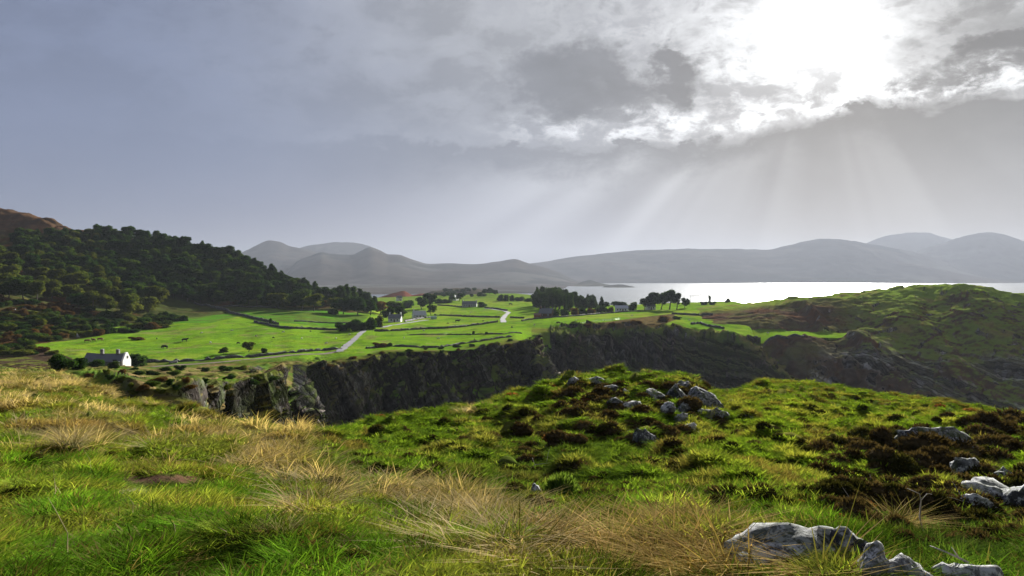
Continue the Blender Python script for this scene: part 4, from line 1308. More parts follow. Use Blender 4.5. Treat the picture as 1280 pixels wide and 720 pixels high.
# single trees and groups in and behind the fields: px, base py, width, height (photo pixels), shape, tone, label, group
T = [
    (348, 385, 34, 20, 'broad', 'olive', 'light green spreading tree at the foot of the wood, beside the field'),
    (378, 387, 34, 27, 'broad', 'mid', 'large rounded tree at the lower right corner of the wood'),
    (393, 389, 22, 23, 'broad', 'olive', 'golden edged round tree ending the wood at the field'),
    (370, 354, 17, 22, 'broad', 'dark', 'lone tall tree standing above the right end of the wood against the mountain'),
    (404, 381, 36, 26, 'broad', 'dark', 'wide dark tree just right of the end of the wood'),
    (420, 387, 24, 16, 'broad', 'olive', 'pale green tree between the wood and the dark pines'),
    (424, 381, 17, 25, 'broad', 'needle', 'dark pine in the row above the track, leftmost of six'),
    (432, 381, 19, 27, 'conifer', 'needle', 'dark pine in the row above the track, second of six from the left'),
    (441, 382, 18, 26, 'broad', 'needle', 'dark pine in the row above the track, third of six from the left'),
    (450, 383, 19, 24, 'conifer', 'needle', 'dark pine in the row above the track, fourth of six from the left'),
    (458, 385, 18, 21, 'broad', 'needle', 'dark pine in the row above the track, fifth of six from the left'),
    (467, 387, 18, 18, 'conifer', 'needle', 'dark pine in the row above the track, rightmost of six'),
    (429, 393, 27, 22, 'broad', 'dark', 'wide dark tree below the pine row, leftmost of four'),
    (447, 394, 28, 25, 'broad', 'dark', 'wide dark tree below the pine row, second of four from the left'),
    (463, 394, 26, 22, 'broad', 'dark', 'wide dark tree below the pine row, third of four from the left'),
    (475, 394, 20, 18, 'broad', 'rust', 'brownish tree below the pine row, rightmost of four'),
    (416, 393, 16, 9, 'bush', 'dark', 'low dark bush at the edge of the upper left field'),
    (430, 414, 26, 15, 'bush', 'dark', 'rounded bush beside the grey track, leftmost of the four'),
    (447, 413, 24, 19, 'bush', 'dark', 'rounded bush beside the grey track, second of the four from the left'),
    (463, 412, 17, 20, 'bush', 'dark', 'tall narrow bush beside the grey track, third of the four from the left'),
    (474, 409, 15, 17, 'bush', 'olive', 'yellowish bush beside the grey track, rightmost of the four'),
    (486, 402, 16, 20, 'broad', 'dark', 'dark tree close behind the white cottage, on its left'),
    (501, 401, 20, 20, 'broad', 'dark', 'dark tree close behind the white cottage, on its right'),
    (492, 392, 22, 16, 'broad', 'mid', 'rounded tree on the slope behind the white cottage'),
    (509, 385, 17, 12, 'bush', 'dark', 'round dark bush in the small field between the two white cottages'),
    (527, 387, 14, 18, 'broad', 'dark', 'dark tree above the pale roofed cottage, on its left'),
    (537, 385, 17, 19, 'broad', 'dark', 'dark tree above the pale roofed cottage, on its right'),
    (539, 394, 15, 15, 'broad', 'mid', 'brownish green tree against the right end of the pale roofed cottage'),
    (548, 379, 16, 7, 'bush', 'dark', 'low dark bush left of the distant white gable'),
    (558, 379, 14, 7, 'bush', 'dark', 'low dark bush nearer the distant white gable'),
    (565, 377, 8, 11, 'broad', 'dark', 'dark tree touching the left side of the distant white gable'),
    (574, 377, 9, 11, 'broad', 'dark', 'dark tree touching the right side of the distant white gable'),
    (606, 368, 9, 8, 'broad', 'dark', 'tree on the far green rise, leftmost of three'),
    (612, 368, 10, 9, 'broad', 'dark', 'tree on the far green rise, middle of three'),
    (619, 369, 9, 7, 'broad', 'dark', 'tree on the far green rise, rightmost of three'),
    (626, 376, 11, 10, 'bush', 'dark', 'dark bush on the far hedge line, leftmost of five'),
    (633, 376, 10, 9, 'bush', 'dark', 'dark bush on the far hedge line, second of five'),
    (640, 376, 9, 9, 'bush', 'dark', 'dark bush on the far hedge line, third of five'),
    (649, 376, 13, 6, 'bush', 'dark', 'low dark bush on the far hedge line, fourth of five'),
    (660, 377, 14, 5, 'bush', 'dark', 'low dark bush on the far hedge line, last of five'),
    (602, 384, 13, 9, 'bush', 'dark', 'round dark shrub against the right end of the long slate roofed house'),
    (744, 384, 8, 13, 'conifer', 'needle', 'thin dark conifer just right of the plantation'),
    (752, 385, 9, 15, 'conifer', 'needle', 'tall thin dark conifer standing right of the plantation by the water'),
    (758, 385, 8, 9, 'broad', 'dark', 'small dark tree between the plantation and the blue white building'),
    (692, 396, 17, 13, 'bush', 'mid', 'round bush right of the brown house, first in the row along the field'),
    (705, 395, 14, 11, 'bush', 'dark', 'round bush second in the row along the field'),
    (718, 394, 15, 11, 'bush', 'rust', 'brownish bush third in the row along the field'),
    (729, 393, 14, 10, 'bush', 'dark', 'dark bush fourth in the row along the field'),
    (738, 393, 14, 10, 'bush', 'rust', 'brownish bush fifth in the row along the field'),
    (750, 391, 16, 12, 'bush', 'dark', 'tall dark bush sixth in the row along the field'),
    (763, 390, 13, 9, 'bush', 'olive', 'olive bush last in the row along the field'),
    (773, 383, 19, 8, 'bush', 'dark', 'low dark bush behind the blue white building'),
    (791, 388, 16, 16, 'bush', 'mid', 'round tree standing alone just right of the blue white building'),
    (806, 387, 13, 15, 'broad', 'dark', 'dark shore tree, leftmost of the tall group above the water'),
    (816, 387, 19, 23, 'broad', 'dark', 'dark shore tree, second in the tall group above the water'),
    (826, 387, 18, 24, 'broad', 'dark', 'dark shore tree, third in the tall group above the water'),
    (837, 387, 19, 28, 'broad', 'dark', 'tallest dark shore tree above the water'),
    (846, 387, 14, 23, 'broad', 'dark', 'dark shore tree, fifth in the tall group above the water'),
    (856, 385, 10, 14, 'broad', 'dark', 'small dark tree at the right end of the shore group'),
    (880, 381, 10, 6, 'bush', 'dark', 'low dark bush by the timber frame above the water'),
    (890, 381, 11, 6, 'bush', 'dark', 'low dark bush right of the timber frame above the water'),
    (887, 380, 4, 11, 'broad', 'dark', 'small slim tree beside the timber frame above the water'),
    (910, 378, 8, 6, 'conifer', 'needle', 'small cone shaped bush alone on the skyline against the water'),
    (75, 461, 40, 27, 'bush', 'dark', 'large dark bush left of the ruined white gable'),
    (100, 461, 24, 17, 'bush', 'dark', 'dark bush between the large bush and the long slate roof'),
    (122, 458, 24, 14, 'bush', 'dark', 'rounded bush in front of the long slate roof'),
    (143, 460, 20, 10, 'bush', 'mid', 'low green bush in front of the ruined cottage doorway'),
    (170, 458, 26, 21, 'bush', 'dark', 'round dark bush against the right side of the ruined white gable'),
    (311, 440, 17, 14, 'broad', 'olive', 'small thin crowned tree at the lower edge of the left field, taller of two'),
    (280, 443, 15, 10, 'broad', 'mid', 'small flat crowned tree at the lower edge of the left field, shorter of two'),
    (735, 410, 11, 8, 'bush', 'rust', 'round brown bush on the rim of the second cliff'),
    (765, 408, 12, 7, 'bush', 'rust', 'brown scrub bush on the cliff rim, left of the two taller clumps'),
    (796, 406, 13, 7, 'bush', 'rust', 'brown scrub bush on the cliff rim below the blue white building'),
    (830, 402, 20, 9, 'bush', 'rust', 'wide brown scrub bush at the right end of the long field'),
    (846, 399, 13, 5, 'bush', 'dark', 'low dark scrub at the field corner by the brown hill'),
    (475, 434, 20, 8, 'bush', 'rust', 'low dark scrub on the rubble wall at the end of the grey track'),
    (487, 433, 8, 6, 'bush', 'dark', 'small dark bush on the rubble wall right of the grey track'),
    (330, 441, 8, 8, 'bush', 'dark', 'small dark square looking bush at the lower edge of the left field'),
    (171, 425, 18, 6, 'bush', 'rust', 'brown mound bush at the upper edge of the left field'),
    (338, 405, 5, 9, 'bush', 'dark', 'upright dark bush at the corner of the upper left field wall'),
    (592, 418, 5, 5, 'bush', 'dark', 'tiny dark bush on the thin field wall, left one'),
    (608, 418, 6, 4, 'bush', 'dark', 'tiny dark bush on the thin field wall, right one'),
]
for (px, py, w, h, kind, tone, lab) in T:
    bushy = kind == 'bush'
    h *= 1.0 if bushy else 0.92
    tree_px('bush' if bushy else ('pine_tree' if kind == 'conifer' else 'broadleaf_tree'), px, py, w, h, kind, tone, lab, None, 'bush' if bushy else 'tree', trunk=not bushy, skirt=-0.2 if bushy else 0.08)
# the plantation block by the shore road
for (px, py) in poisson([(670, 389), (670, 382), (742, 382), (742, 388), (715, 391)], 4.6, 1.8, 36, 12):
    h = np.interp(px, [668, 690, 712, 725, 742], [24, 24, 21, 17, 12]) * random.uniform(0.9, 1.08)
    con = random.random() < 0.2
    tree_px('pine_tree' if con else 'broadleaf_tree', px, py, random.uniform(10, 15), h, 'conifer' if con else 'broad', 'needle',
            'dark pointed tree in the dense block of trees by the shore' if con else 'dark rounded tree in the dense block of trees by the shore', 'block of trees by the shore', skirt=0.05)
# scrub on the two far low hills
for (px, py) in poisson([(540, 370), (560, 363), (592, 363), (612, 369), (600, 373), (560, 373)], 4.5, 2, 24, 13):
    tree_px('scrub_bush', px, py, random.uniform(6, 9), random.uniform(3, 5), 'broad', 'dark', 'tiny dark tree on the far low scrubby hill', 'trees on the far low hill', skirt=0)

# ================================================================== WALLS, ROADS AND FENCES
wallm = rock_mat('drystone', (0.045, 0.042, 0.040), (0.10, 0.095, 0.09), (0.22, 0.21, 0.20), 0.8, 0.5)


def sample_line(pts, step):
    P3 = [at(*p) for p in pts]
    P3 = [p for p in P3 if p is not None]
    out = []
    for a, b in zip(P3[:-1], P3[1:]):
        L = math.hypot(b.x - a.x, b.y - a.y)
        n = max(1, int(L / step))
        for i in range(n):
            t = i / n
            x, y = a.x + (b.x - a.x) * t, a.y + (b.y - a.y) * t
            out.append((x, y, down(x, y)))
    out.append((P3[-1].x, P3[-1].y, down(P3[-1].x, P3[-1].y)))
    return out


def wall(pts, h, w, label, seed, name='stone_wall', gaps=0.03):
    h *= 0.78
    w *= 0.85
    L = sample_line(pts, 1.3)
    r = random.Random(seed)
    V, Fc = [], []
    n = len(L)
    for i, (x, y, z) in enumerate(L):
        a = L[max(0, i - 1)]; b = L[min(n - 1, i + 1)]
        tx, ty = b[0] - a[0], b[1] - a[1]
        l = math.hypot(tx, ty) or 1
        nx, ny = -ty / l, tx / l
        hh = h * (r.uniform(0.8, 1.15) if r.random() > gaps else r.uniform(0.2, 0.55))
        for (s, t) in ((-1.0, -0.25), (-0.95, 0.45), (-0.62, 0.92), (0.0, 1.05), (0.62, 0.92), (0.95, 0.45), (1.0, -0.25)):
            q = s * w / 2 * r.uniform(0.8, 1.2)
            V.append((x + nx * q + r.uniform(-.1, .1), y + ny * q + r.uniform(-.1, .1), z + t * hh * r.uniform(0.92, 1.08)))
    for i in range(n - 1):
        for k in range(6):
            Fc.append((i * 7 + k, i * 7 + k + 1, i * 7 + 8 + k, i * 7 + 7 + k))
    Fc.append(tuple(range(7)))
    Fc.append(tuple(range((n - 1) * 7, n * 7))[::-1])
    c0 = Vector((L[0][0], L[0][1], L[0][2]))
    me = bpy.data.meshes.new(name)
    me.from_pydata([(Vector(v) - c0)[:] for v in V], [], Fc)
    me.update()
    o = link(name, me, None, wallm)
    o.location = c0
    return tag(o, label, 'wall')


wall([(243, 379), (262, 383), (285, 389), (308, 396), (330, 401.5), (348, 406)], 1.9, 1.1, 'dark stone wall running diagonally down from the wood into the left fields', 1)
wall([(318, 403), (340, 408), (365, 411), (395, 412), (425, 413)], 1.5, 1.0, 'dark stone wall along the top of the large left field to the round bushes', 2)
wall([(368, 402), (400, 403.5), (440, 404)], 1.0, 0.8, 'thin stone wall across the upper left pasture', 3)
wall([(262, 383), (300, 383.5), (345, 385)], 1.2, 0.8, 'low stone wall along the foot of the wood', 4)
wall([(180, 453), (215, 452), (260, 450), (300, 447), (335, 444.5), (370, 441), (405, 438), (428, 436)], 1.3, 1.4, 'broken rubble wall along the lower edge of the large left field', 5, gaps=0.25)
wall([(458, 436), (480, 433), (510, 433.5), (545, 434.5), (575, 430.5), (605, 426), (640, 421)], 1.0, 1.0, 'low broken wall along the rim of the first cliff', 6, gaps=0.25)
wall([(468, 414), (490, 414), (512, 412.5), (535, 411.5), (560, 410.5), (592, 407), (622, 403)], 1.5, 1.0, 'dark stone wall from the grey track across the middle field to the bend', 7)
wall([(652, 401.5), (668, 399), (685, 397.5), (702, 396.5), (725, 394.8), (750, 392.5), (775, 390.5), (800, 389)], 1.2, 0.9, 'stone wall under the row of round bushes at the top of the long field', 8)
wall([(512, 419), (540, 418.3), (570, 418.5), (600, 418), (630, 417.8), (652, 417)], 0.7, 0.6, 'thin low wall crossing the field nearest the first cliff', 9, gaps=0.15)
wall([(547, 381.5), (562, 382.5), (580, 384)], 1.4, 1.0, 'short dark wall left of the long slate roofed house', 10)
wall([(606, 385), (622, 386.5), (634, 388.5)], 1.6, 1.0, 'dark wall along the lane right of the long slate roofed house', 11)
wall([(543, 394.2), (565, 395), (595, 396.3), (625, 397)], 1.4, 0.9, 'dark wall across the field in front of the long slate roofed house', 12)
wall([(638, 397.2), (655, 398)], 1.3, 0.9, 'short dark wall right of the bend in the lane', 13)
wall([(506, 402.5), (518, 400), (530, 398), (538, 397)], 1.4, 1.0, 'dark wall beside the lane between the two white cottages', 14)
wall([(840, 392.5), (865, 393.8), (891, 393.8)], 1.6, 1.0, 'dark straight wall below the shore trees at the foot of the brown hill', 15)
wall([(864, 405.5), (875, 404), (886, 408), (905, 411)], 1.5, 1.2, 'dark broken wall at the left tip of the brown hill', 16, gaps=0.2)
wall([(942, 427.5), (960, 425.5), (985, 423), (1005, 421.8)], 1.4, 1.2, 'dark overgrown wall below the long green strip', 17, gaps=0.2)


def road(pts, w0, w1, label, mat, name='track', lift=0.06):
    L = sample_line(pts, 2.5)
    n = len(L)
    r = random.Random(len(pts) * 7 + int(w0 * 10))
    V, Fc = [], []
    for i, (x, y, z) in enumerate(L):
        a = L[max(0, i - 1)]; b = L[min(n - 1, i + 1)]
        tx, ty = b[0] - a[0], b[1] - a[1]
        l = math.hypot(tx, ty) or 1
        nx, ny = -ty / l, tx / l
        w = w0 + (w1 - w0) * i / (n - 1)
        for s in (-1, -0.5, 0, 0.5, 1):
            q = s * w / 2 * (r.uniform(0.7, 1.25) if abs(s) == 1 else 1)
            V.append((x + nx * q, y + ny * q, max(z, down(x + nx * q, y + ny * q)) + lift + (0.05 if s == 0 else 0)))
    for i in range(n - 1):
        for k in range(4):
            Fc.append((i * 5 + k, i * 5 + k + 1, i * 5 + 6 + k, i * 5 + 5 + k))
    me = bpy.data.meshes.new(name)
    me.from_pydata(V, [], Fc)
    me.update()
    o = link(name, me, None, mat)
    return tag(o, label, kind='structure')


gravel = plain_mat('gravel', (0.080, 0.077, 0.080), 0.95, 0.7, 0.8, 0.05, 0.4)
earth = plain_mat('earth', (0.14, 0.10, 0.07), 0.95, 0.35, 0.6, 0.05, 0.1)
road([(424, 440), (432, 434), (440, 427), (447, 420), (453, 415), (456, 412)], 3.2, 2.8, 'grey gravel track climbing from the rubble wall to the round bushes', gravel)
road([(630, 403), (628, 399), (632, 394), (636, 390.5), (630, 388.2), (618, 386.8), (606, 385.6)], 3.6, 3.6, 'pale lane bending between the fields towards the slate roofed house', gravel)
road([(478, 409.5), (490, 406.5), (505, 404.3), (520, 402), (534, 400)], 3.4, 3.4, 'lane passing in front of the white cottage', gravel)
road([(190, 459), (230, 456), (280, 452.5), (330, 448), (380, 443), (424, 439)], 3.5, 4.0, 'brown earth track following the rubble wall', earth)

woodm = plain_mat('weathered_wood', (0.16, 0.14, 0.12), 0.9, 0.3, 4, 0.01, 0.1)
wirem = plain_mat('fence_wire', (0.25, 0.25, 0.26), 0.5, 0.1, 4, 0.0, 0.4)


def bxm(name, cx, cy, cz, sx, sy, sz, parent, mat, rz=0, taper=1.0):
    bm = bmesh.new()
    bmesh.ops.create_cube(bm, size=1)
    for v in bm.verts:
        k = taper if v.co.z > 0 else 1
        v.co.x *= sx * k; v.co.y *= sy * k; v.co.z *= sz
    bmesh.ops.bevel(bm, geom=bm.edges[:], offset=min(sx, sy, sz) * 0.08, segments=1, affect='EDGES')
    me = bpy.data.meshes.new(name)
    bm.to_mesh(me); bm.free()
    o = link(name, me, parent, mat)
    o.location = (cx, cy, cz)
    o.rotation_euler = (0, 0, rz)
    return o


def tube_mesh(name, pts, rads, k=6):
    bm = bmesh.new()
    prev = None
    pts = [Vector(p) for p in pts]
    for i, (p, q) in enumerate(zip(pts, rads)):
        t = (pts[min(i + 1, len(pts) - 1)] - pts[max(i - 1, 0)]).normalized()
        a = t.cross(Vector((0.13, 0.21, 0.97))).normalized()
        if a.length < 0.1: a = Vector((1, 0, 0))
        b = t.cross(a)
        ring = [bm.verts.new(p + a * math.cos(j * 6.2832 / k) * q + b * math.sin(j * 6.2832 / k) * q) for j in range(k)]
        if prev:
            for j in range(k):
                bm.faces.new((prev[j], prev[(j + 1) % k], ring[(j + 1) % k], ring[j]))
        else:
            bm.faces.new(ring[::-1])
        prev = ring
    bm.faces.new(prev)
    me = bpy.data.meshes.new(name)
    bm.to_mesh(me); bm.free()
    for p in me.polygons: p.use_smooth = True
    return me


def fence(pts, step, label):
    L = sample_line(pts, step)
    o0 = Vector(L[0])
    root = tag(empty('wire_fence', o0), label, 'fence')
    me = None
    for i, q in enumerate(L):
        p = Vector(q) - o0
        if me is None:
            me = bxm('post', p.x, p.y, p.z + 0.62, 0.16, 0.16, 1.35, root, woodm, 0.2, 0.9)
        else:
            c_ = me.copy(); COL.objects.link(c_); c_.parent = root
            c_.location = (p.x, p.y, p.z + 0.6 + random.uniform(-.05, .05)); c_.rotation_euler = (random.uniform(-.06, .06), random.uniform(-.06, .06), 0)
    for hgt in (0.45, 0.8, 1.15):
        link('wire', tube_mesh('wire', [Vector(q) - o0 + Vector((0, 0.1, hgt)) for q in L], [0.012] * len(L), 4), root, wirem)


fence([(470, 419.5), (490, 419.3), (510, 419.2), (540, 419.5), (560, 419)], 7.0, 'post and wire fence across the field right of the grey track')
fence([(690, 405), (715, 404), (745, 402.5), (775, 400)], 9.0, 'thin post and wire fence across the long field above the second cliff')
fence([(300, 384), (330, 385), (360, 387), (400, 390)], 9.0, 'line of pale fence posts below the wood')

# utility poles and the timber frame by the water
for i, (px, py, h, lab) in enumerate([(986, 373.5, 9, 'thin utility pole against the bright water, taller right one'), (972, 375, 6.5, 'thin utility pole against the bright water, shorter left one')]):
    p = at(px, py) or P(px, py, 590)
    root = tag(empty('utility_pole', p), lab, 'pole')
    k = p.y / F
    link('pole', tube_mesh('pole', [(0, 0, -0.5), (0, 0, h * k)], [0.17, 0.12], 8), root, woodm)
    link('crossarm', tube_mesh('crossarm', [(-0.9, 0, h * k - 0.5), (0.9, 0, h * k - 0.5)], [0.07, 0.07], 6), root, woodm)
p = at(874, 381) or P(874, 381, 700)
k = p.y / F
root = tag(empty('timber_frame', p), 'thin open timber frame with a long crossbar standing by the water', 'frame')
lightwood = plain_mat('pale_timber', (0.35, 0.33, 0.31), 0.8, 0.2, 3)
for x_ in (-11, -1, 11):
    link('post', tube_mesh('post', [(x_ * k, 0, -0.5), (x_ * k, 0, 11.5 * k)], [0.11, 0.10], 6), root, lightwood)
link('crossbar', tube_mesh('crossbar', [(-12 * k, 0, 11.2 * k), (-4 * k, 0, 11.8 * k), (2 * k, 0, 12.6 * k), (5 * k, 0, 11.9 * k), (13 * k, 0, 11.4 * k)], [0.16, 0.16, 0.22, 0.16, 0.16], 6), root, lightwood)
link('lower_bar', tube_mesh('lower_bar', [(-12 * k, 0.2, 10.0 * k), (-6 * k, 0.2, 10.1 * k)], [0.1, 0.1], 6), root, lightwood)

# ================================================================== BUILDINGS
white = plain_mat('whitewash', (0.72, 0.72, 0.71), 0.85, 0.22, 0.9, 0.01, 0.2)
greyw = plain_mat('grey_harling', (0.38, 0.38, 0.39), 0.9, 0.15, 1.5, 0.01, 0.2)
brownw = plain_mat('brown_boards', (0.13, 0.085, 0.06), 0.9, 0.25, 2.0, 0.02, 0.2)
slate = plain_mat('slate', (0.12, 0.125, 0.14), 0.6, 0.25, 2.5, 0.02, 0.5)
pslate = plain_mat('pale_roof', (0.42, 0.44, 0.48), 0.5, 0.12, 1.5, 0.01, 0.5)
glass = plain_mat('window_glass', (0.03, 0.035, 0.045), 0.1, 0.1, 2, 0.0, 0.6)
dark = plain_mat('opening_shade', (0.015, 0.014, 0.016), 0.9, 0.1, 2)  # near-black colour painted as the shade inside doorway and window openings
redb = plain_mat('red_shed', (0.26, 0.10, 0.07), 0.85, 0.2, 2)
stonew = rock_mat('rubble_stone', (0.12, 0.115, 0.11), (0.24, 0.23, 0.22), (0.4, 0.4, 0.39), 0.9, 0.2)


def cottage(p, rz, L, Wd, hw, hr, wallmat, roofmat, label, chim=2, win=3, cat='cottage', name='cottage', eave=0.3, door=True):
    """long axis along local x; front is local -y"""
    root = tag(empty(name, p, rz), label, cat)
    x0, y0 = L / 2, Wd / 2
    V = [(-x0, -y0, -1.5), (x0, -y0, -1.5), (x0, y0, -1.5), (-x0, y0, -1.5), (-x0, -y0, hw), (x0, -y0, hw), (x0, y0, hw), (-x0, y0, hw), (-x0, 0, hw + hr - 0.06), (x0, 0, hw + hr - 0.06)]
    Fc = [(0, 1, 5, 4), (2, 3, 7, 6), (1, 2, 6, 9, 5), (3, 0, 4, 8, 7), (3, 2, 1, 0)]
    me = bpy.data.meshes.new('wall'); me.from_pydata(V, [], Fc); me.update()
    link('wall', me, root, wallmat)
    t = 0.16
    xe = x0 + 0.22
    sl_ = hr / y0
    ye = y0 + eave
    ze = hw - eave * sl_
    prof = [(-ye, ze), (0, hw + hr), (ye, ze), (ye, ze + t), (0, hw + hr + t), (-ye, ze + t)]
    V = [(s * xe, a, b) for s in (-1, 1) for a, b in prof]
    Fc = [(i, (i + 1) % 6, 6 + (i + 1) % 6, 6 + i) for i in range(6)] + [(5, 4, 1, 0), (4, 3, 2, 1), (6, 7, 10, 11), (7, 8, 9, 10)]
    me = bpy.data.meshes.new('roof'); me.from_pydata(V, [], Fc); me.update()
    roof = link('roof', me, root, roofmat)
    for i in range(chim):
        s = (-1, 1, 0)[i]
        c_ = bxm('chimney', s * (x0 - 0.5), 0, hw + hr + 0.55, 0.75, 0.9, 1.7, roof, wallmat)
        for dy_ in (-0.2, 0.2):
            pass
    xs = np.linspace(-x0, x0, win + (2 if door else 1) + 1)[1:-1] if win else []
    mid = len(xs) // 2
    for side in (-1, 1):
        for i, xx in enumerate(xs):
            if door and i == mid and side == -1:
                bxm('door', xx, side * (y0 + 0.02), 1.0, 0.95, 0.12, 2.05, root, brownw)
            else:
                f_ = bxm('window', xx, side * (y0 + 0.02), hw * 0.58, 1.0, 0.14, 1.15, root, white if wallmat is not white else greyw)
                bxm('pane', 0, side * 0.04, 0, 0.8, 0.1, 0.95, f_, glass)
    return root


def site(px, py):
    return at(px, py)


p = site(494, 402.5)
cottage(p, R(-4), 8.5, 5.6, 2.7, 2.5, white, slate, 'small white cottage with two chimneys at the foot of the dark trees', 2, 2)
p = site(524, 397.5)
cottage(p, R(20), 9.5, 6.5, 2.3, 3.0, white, pslate, 'white cottage with a pale sloping roof beside the lane', 1, 2)
p = site(587, 383.5)
cottage(p, R(-4), 14, 6.2, 2.8, 2.6, greyw, slate, 'long slate roofed house facing the upper field', 2, 4, 'house', 'farmhouse')
p = site(569.5, 375.5)
cottage(p, R(75), 8, 4.6, 3.6, 2.2, white, slate, 'distant narrow white gable between two dark trees', 1, 1)
p = site(683, 397)
cottage(p, R(-20), 8.5, 6.5, 3.0, 2.9, brownw, slate, 'brown house with a dark roof at the top of the long field', 1, 2, 'house', 'farmhouse')
p = site(672, 398)
cottage(p, R(-12), 4.2, 3.2, 2.2, 1.0, redb, plain_mat('rusty_roof', (0.20, 0.11, 0.08), 0.8, 0.3, 2), 'small reddish shed left of the brown house', 0, 0, 'shed', 'shed', door=False)
p = site(777, 389.5)
cottage(p, R(-8), 9.5, 6.0, 2.6, 1.9, white, pslate, 'low blue white building near the water between two round bushes', 0, 3, 'building', 'bungalow')
p = at(499, 376) or P(499, 376, 1000)
cottage(p, R(30), 6, 5, 3.6, 2.4, white, slate, 'tiny far white house on the edge of the moor hill', 0, 1, 'house')
p = site(542, 399)
cottage(p, R(10), 4.2, 2.6, 1.6, 0.5, plain_mat('pale_green_tin', (0.36, 0.50, 0.46), 0.5, 0.1, 2), plain_mat('green_tin_roof', (0.45, 0.56, 0.52), 0.5, 0.1, 2),
        'low pale green shed beside the pale roofed cottage', 0, 0, 'shed', 'shed', door=False)
p = site(813, 387)
cottage(p, R(5), 7, 5, 2.6, 2.0, white, slate, 'white cottage half hidden behind the shore trees', 0, 2)

# the ruined cottage at the lower left: long dark slate roof, bright gable end and doorway painted as dark shade
p = at(134, 457)
k = p.y / F
root = tag(empty('ruined_cottage', p, R(-5)), 'ruined cottage with a long dark slate roof and a bright white gable end', 'cottage')
L_, W_, hw, hr = 12.5, 4.2, 1.7, 2.0
x0, y0 = L_ / 2, W_ / 2
me = bpy.data.meshes.new('wall')
me.from_pydata([(-x0, -y0, -1.5), (x0 - .5, -y0, -1.5), (x0 - .5, y0, -1.5), (-x0, y0, -1.5), (-x0, -y0, hw), (x0 - .5, -y0, hw), (x0 - .5, y0, hw), (-x0, y0, hw), (-x0, 0, hw + hr - .05)], [],
               [(0, 1, 5, 4), (2, 3, 7, 6), (3, 0, 4, 8, 7)])
link('wall', me, root, stonew)
me = bpy.data.meshes.new('gable')
gv = [(-y0 - .1, -1.5), (y0 + .1, -1.5), (y0 + .1, hw), (0.5, hw + hr + .35), (-0.5, hw + hr + .35), (-y0 - .1, hw)]
me.from_pydata([(x0 - .5, a, b) for a, b in gv] + [(x0, a, b) for a, b in gv], [], [tuple(range(6))[::-1], tuple(range(6, 12))] + [(i, (i + 1) % 6, 6 + (i + 1) % 6, 6 + i) for i in range(6)])
me.update()
g_ = link('gable', me, root, white)
g_['label'] = 'bright whitewashed gable end'
bxm('window', x0, 0.3, 2.6, 0.12, 0.7, 0.8, g_, dark)
me = bpy.data.meshes.new('roof')
V, Fc = [], []
xs = np.linspace(-x0 - .2, x0 - .45, 12)
r_ = random.Random(4)
for xx in xs:
    sag = -0.25 * math.sin((xx + x0) / L_ * math.pi) + r_.uniform(-.05, .05)
    for (a, b) in ((-y0 - .3, hw - .25), (0, hw + hr), (y0 + .3, hw - .25), (y0 + .3, hw - .1), (0, hw + hr + .16), (-y0 - .3, hw - .1)):
        V.append((xx, a, b + sag))
for i in range(11):
    for j in range(6):
        Fc.append((i * 6 + j, i * 6 + (j + 1) % 6, i * 6 + 6 + (j + 1) % 6, i * 6 + 6 + j))
Fc += [(0, 1, 4, 5), (1, 2, 3, 4), (66 + 5, 66 + 4, 66 + 1, 66), (66 + 4, 66 + 3, 66 + 2, 66 + 1)]
me.from_pydata(V, [], Fc); me.update()
rf = link('roof', me, root, slate)
bxm('chimney', -x0 * 0.25, 0, hw + hr + .5, .9, .9, 1.6, rf, stonew)
bxm('chimney', x0 * 0.55, 0, hw + hr + .5, .9, .9, 1.6, rf, stonew)
bxm('door', x0 - 2.6, -y0 - .02, 1.0, 1.2, .14, 2.1, root, dark)  # dark slab painted as the shade inside an open door
f_ = bxm('window', -1.0, -y0 - .02, 1.4, .9, .14, .9, root, white)
bxm('pane', 0, -.04, 0, .7, .1, .7, f_, glass)
f_ = bxm('window', -5.0, -y0 - .02, 1.4, .9, .14, .9, root, white)
bxm('pane', 0, -.04, 0, .7, .1, .7, f_, glass)
lean = bxm('porch', x0 - 1.6, -y0 - .7, 0.8, 1.8, 1.2, 1.7, root, white)
bxm('doorway', 0.1, -0.58, -0.1, 0.9, .12, 1.4, lean, dark)

# ================================================================== ANIMALS IN THE FIELDS
def beast(name, spine, legs, sub=2):
    """one continuous skinned body: spine [(pos, radius)], legs [(spine index, [(pos, radius)...])]"""
    V, E, Rr = [], [], []
    for i, (p, q) in enumerate(spine):
        V.append(p); Rr.append(q)
        if i: E.append((i - 1, i))
    for (j, ch) in legs:
        prev = j
        for (p, q) in ch:
            V.append(p); Rr.append(q)
            E.append((prev, len(V) - 1)); prev = len(V) - 1
    me = bpy.data.meshes.new(name)
    me.from_pydata(V, E, [])
    o = bpy.data.objects.new(name, me)
    COL.objects.link(o)
    o.modifiers.new('skin', 'SKIN')
    sk = me.skin_vertices[0].data
    for i, q in enumerate(Rr):
        sk[i].radius = (q, q) if not isinstance(q, tuple) else q
    sk[0].use_root = True
    s = o.modifiers.new('sub', 'SUBSURF'); s.levels = 1; s.render_levels = 1
    bpy.context.view_layer.update()
    dg = bpy.context.evaluated_depsgraph_get()
    me2 = bpy.data.meshes.new_from_object(o.evaluated_get(dg))
    bpy.data.objects.remove(o)
    me2.name = name
    for p in me2.polygons: p.use_smooth = True
    return me2


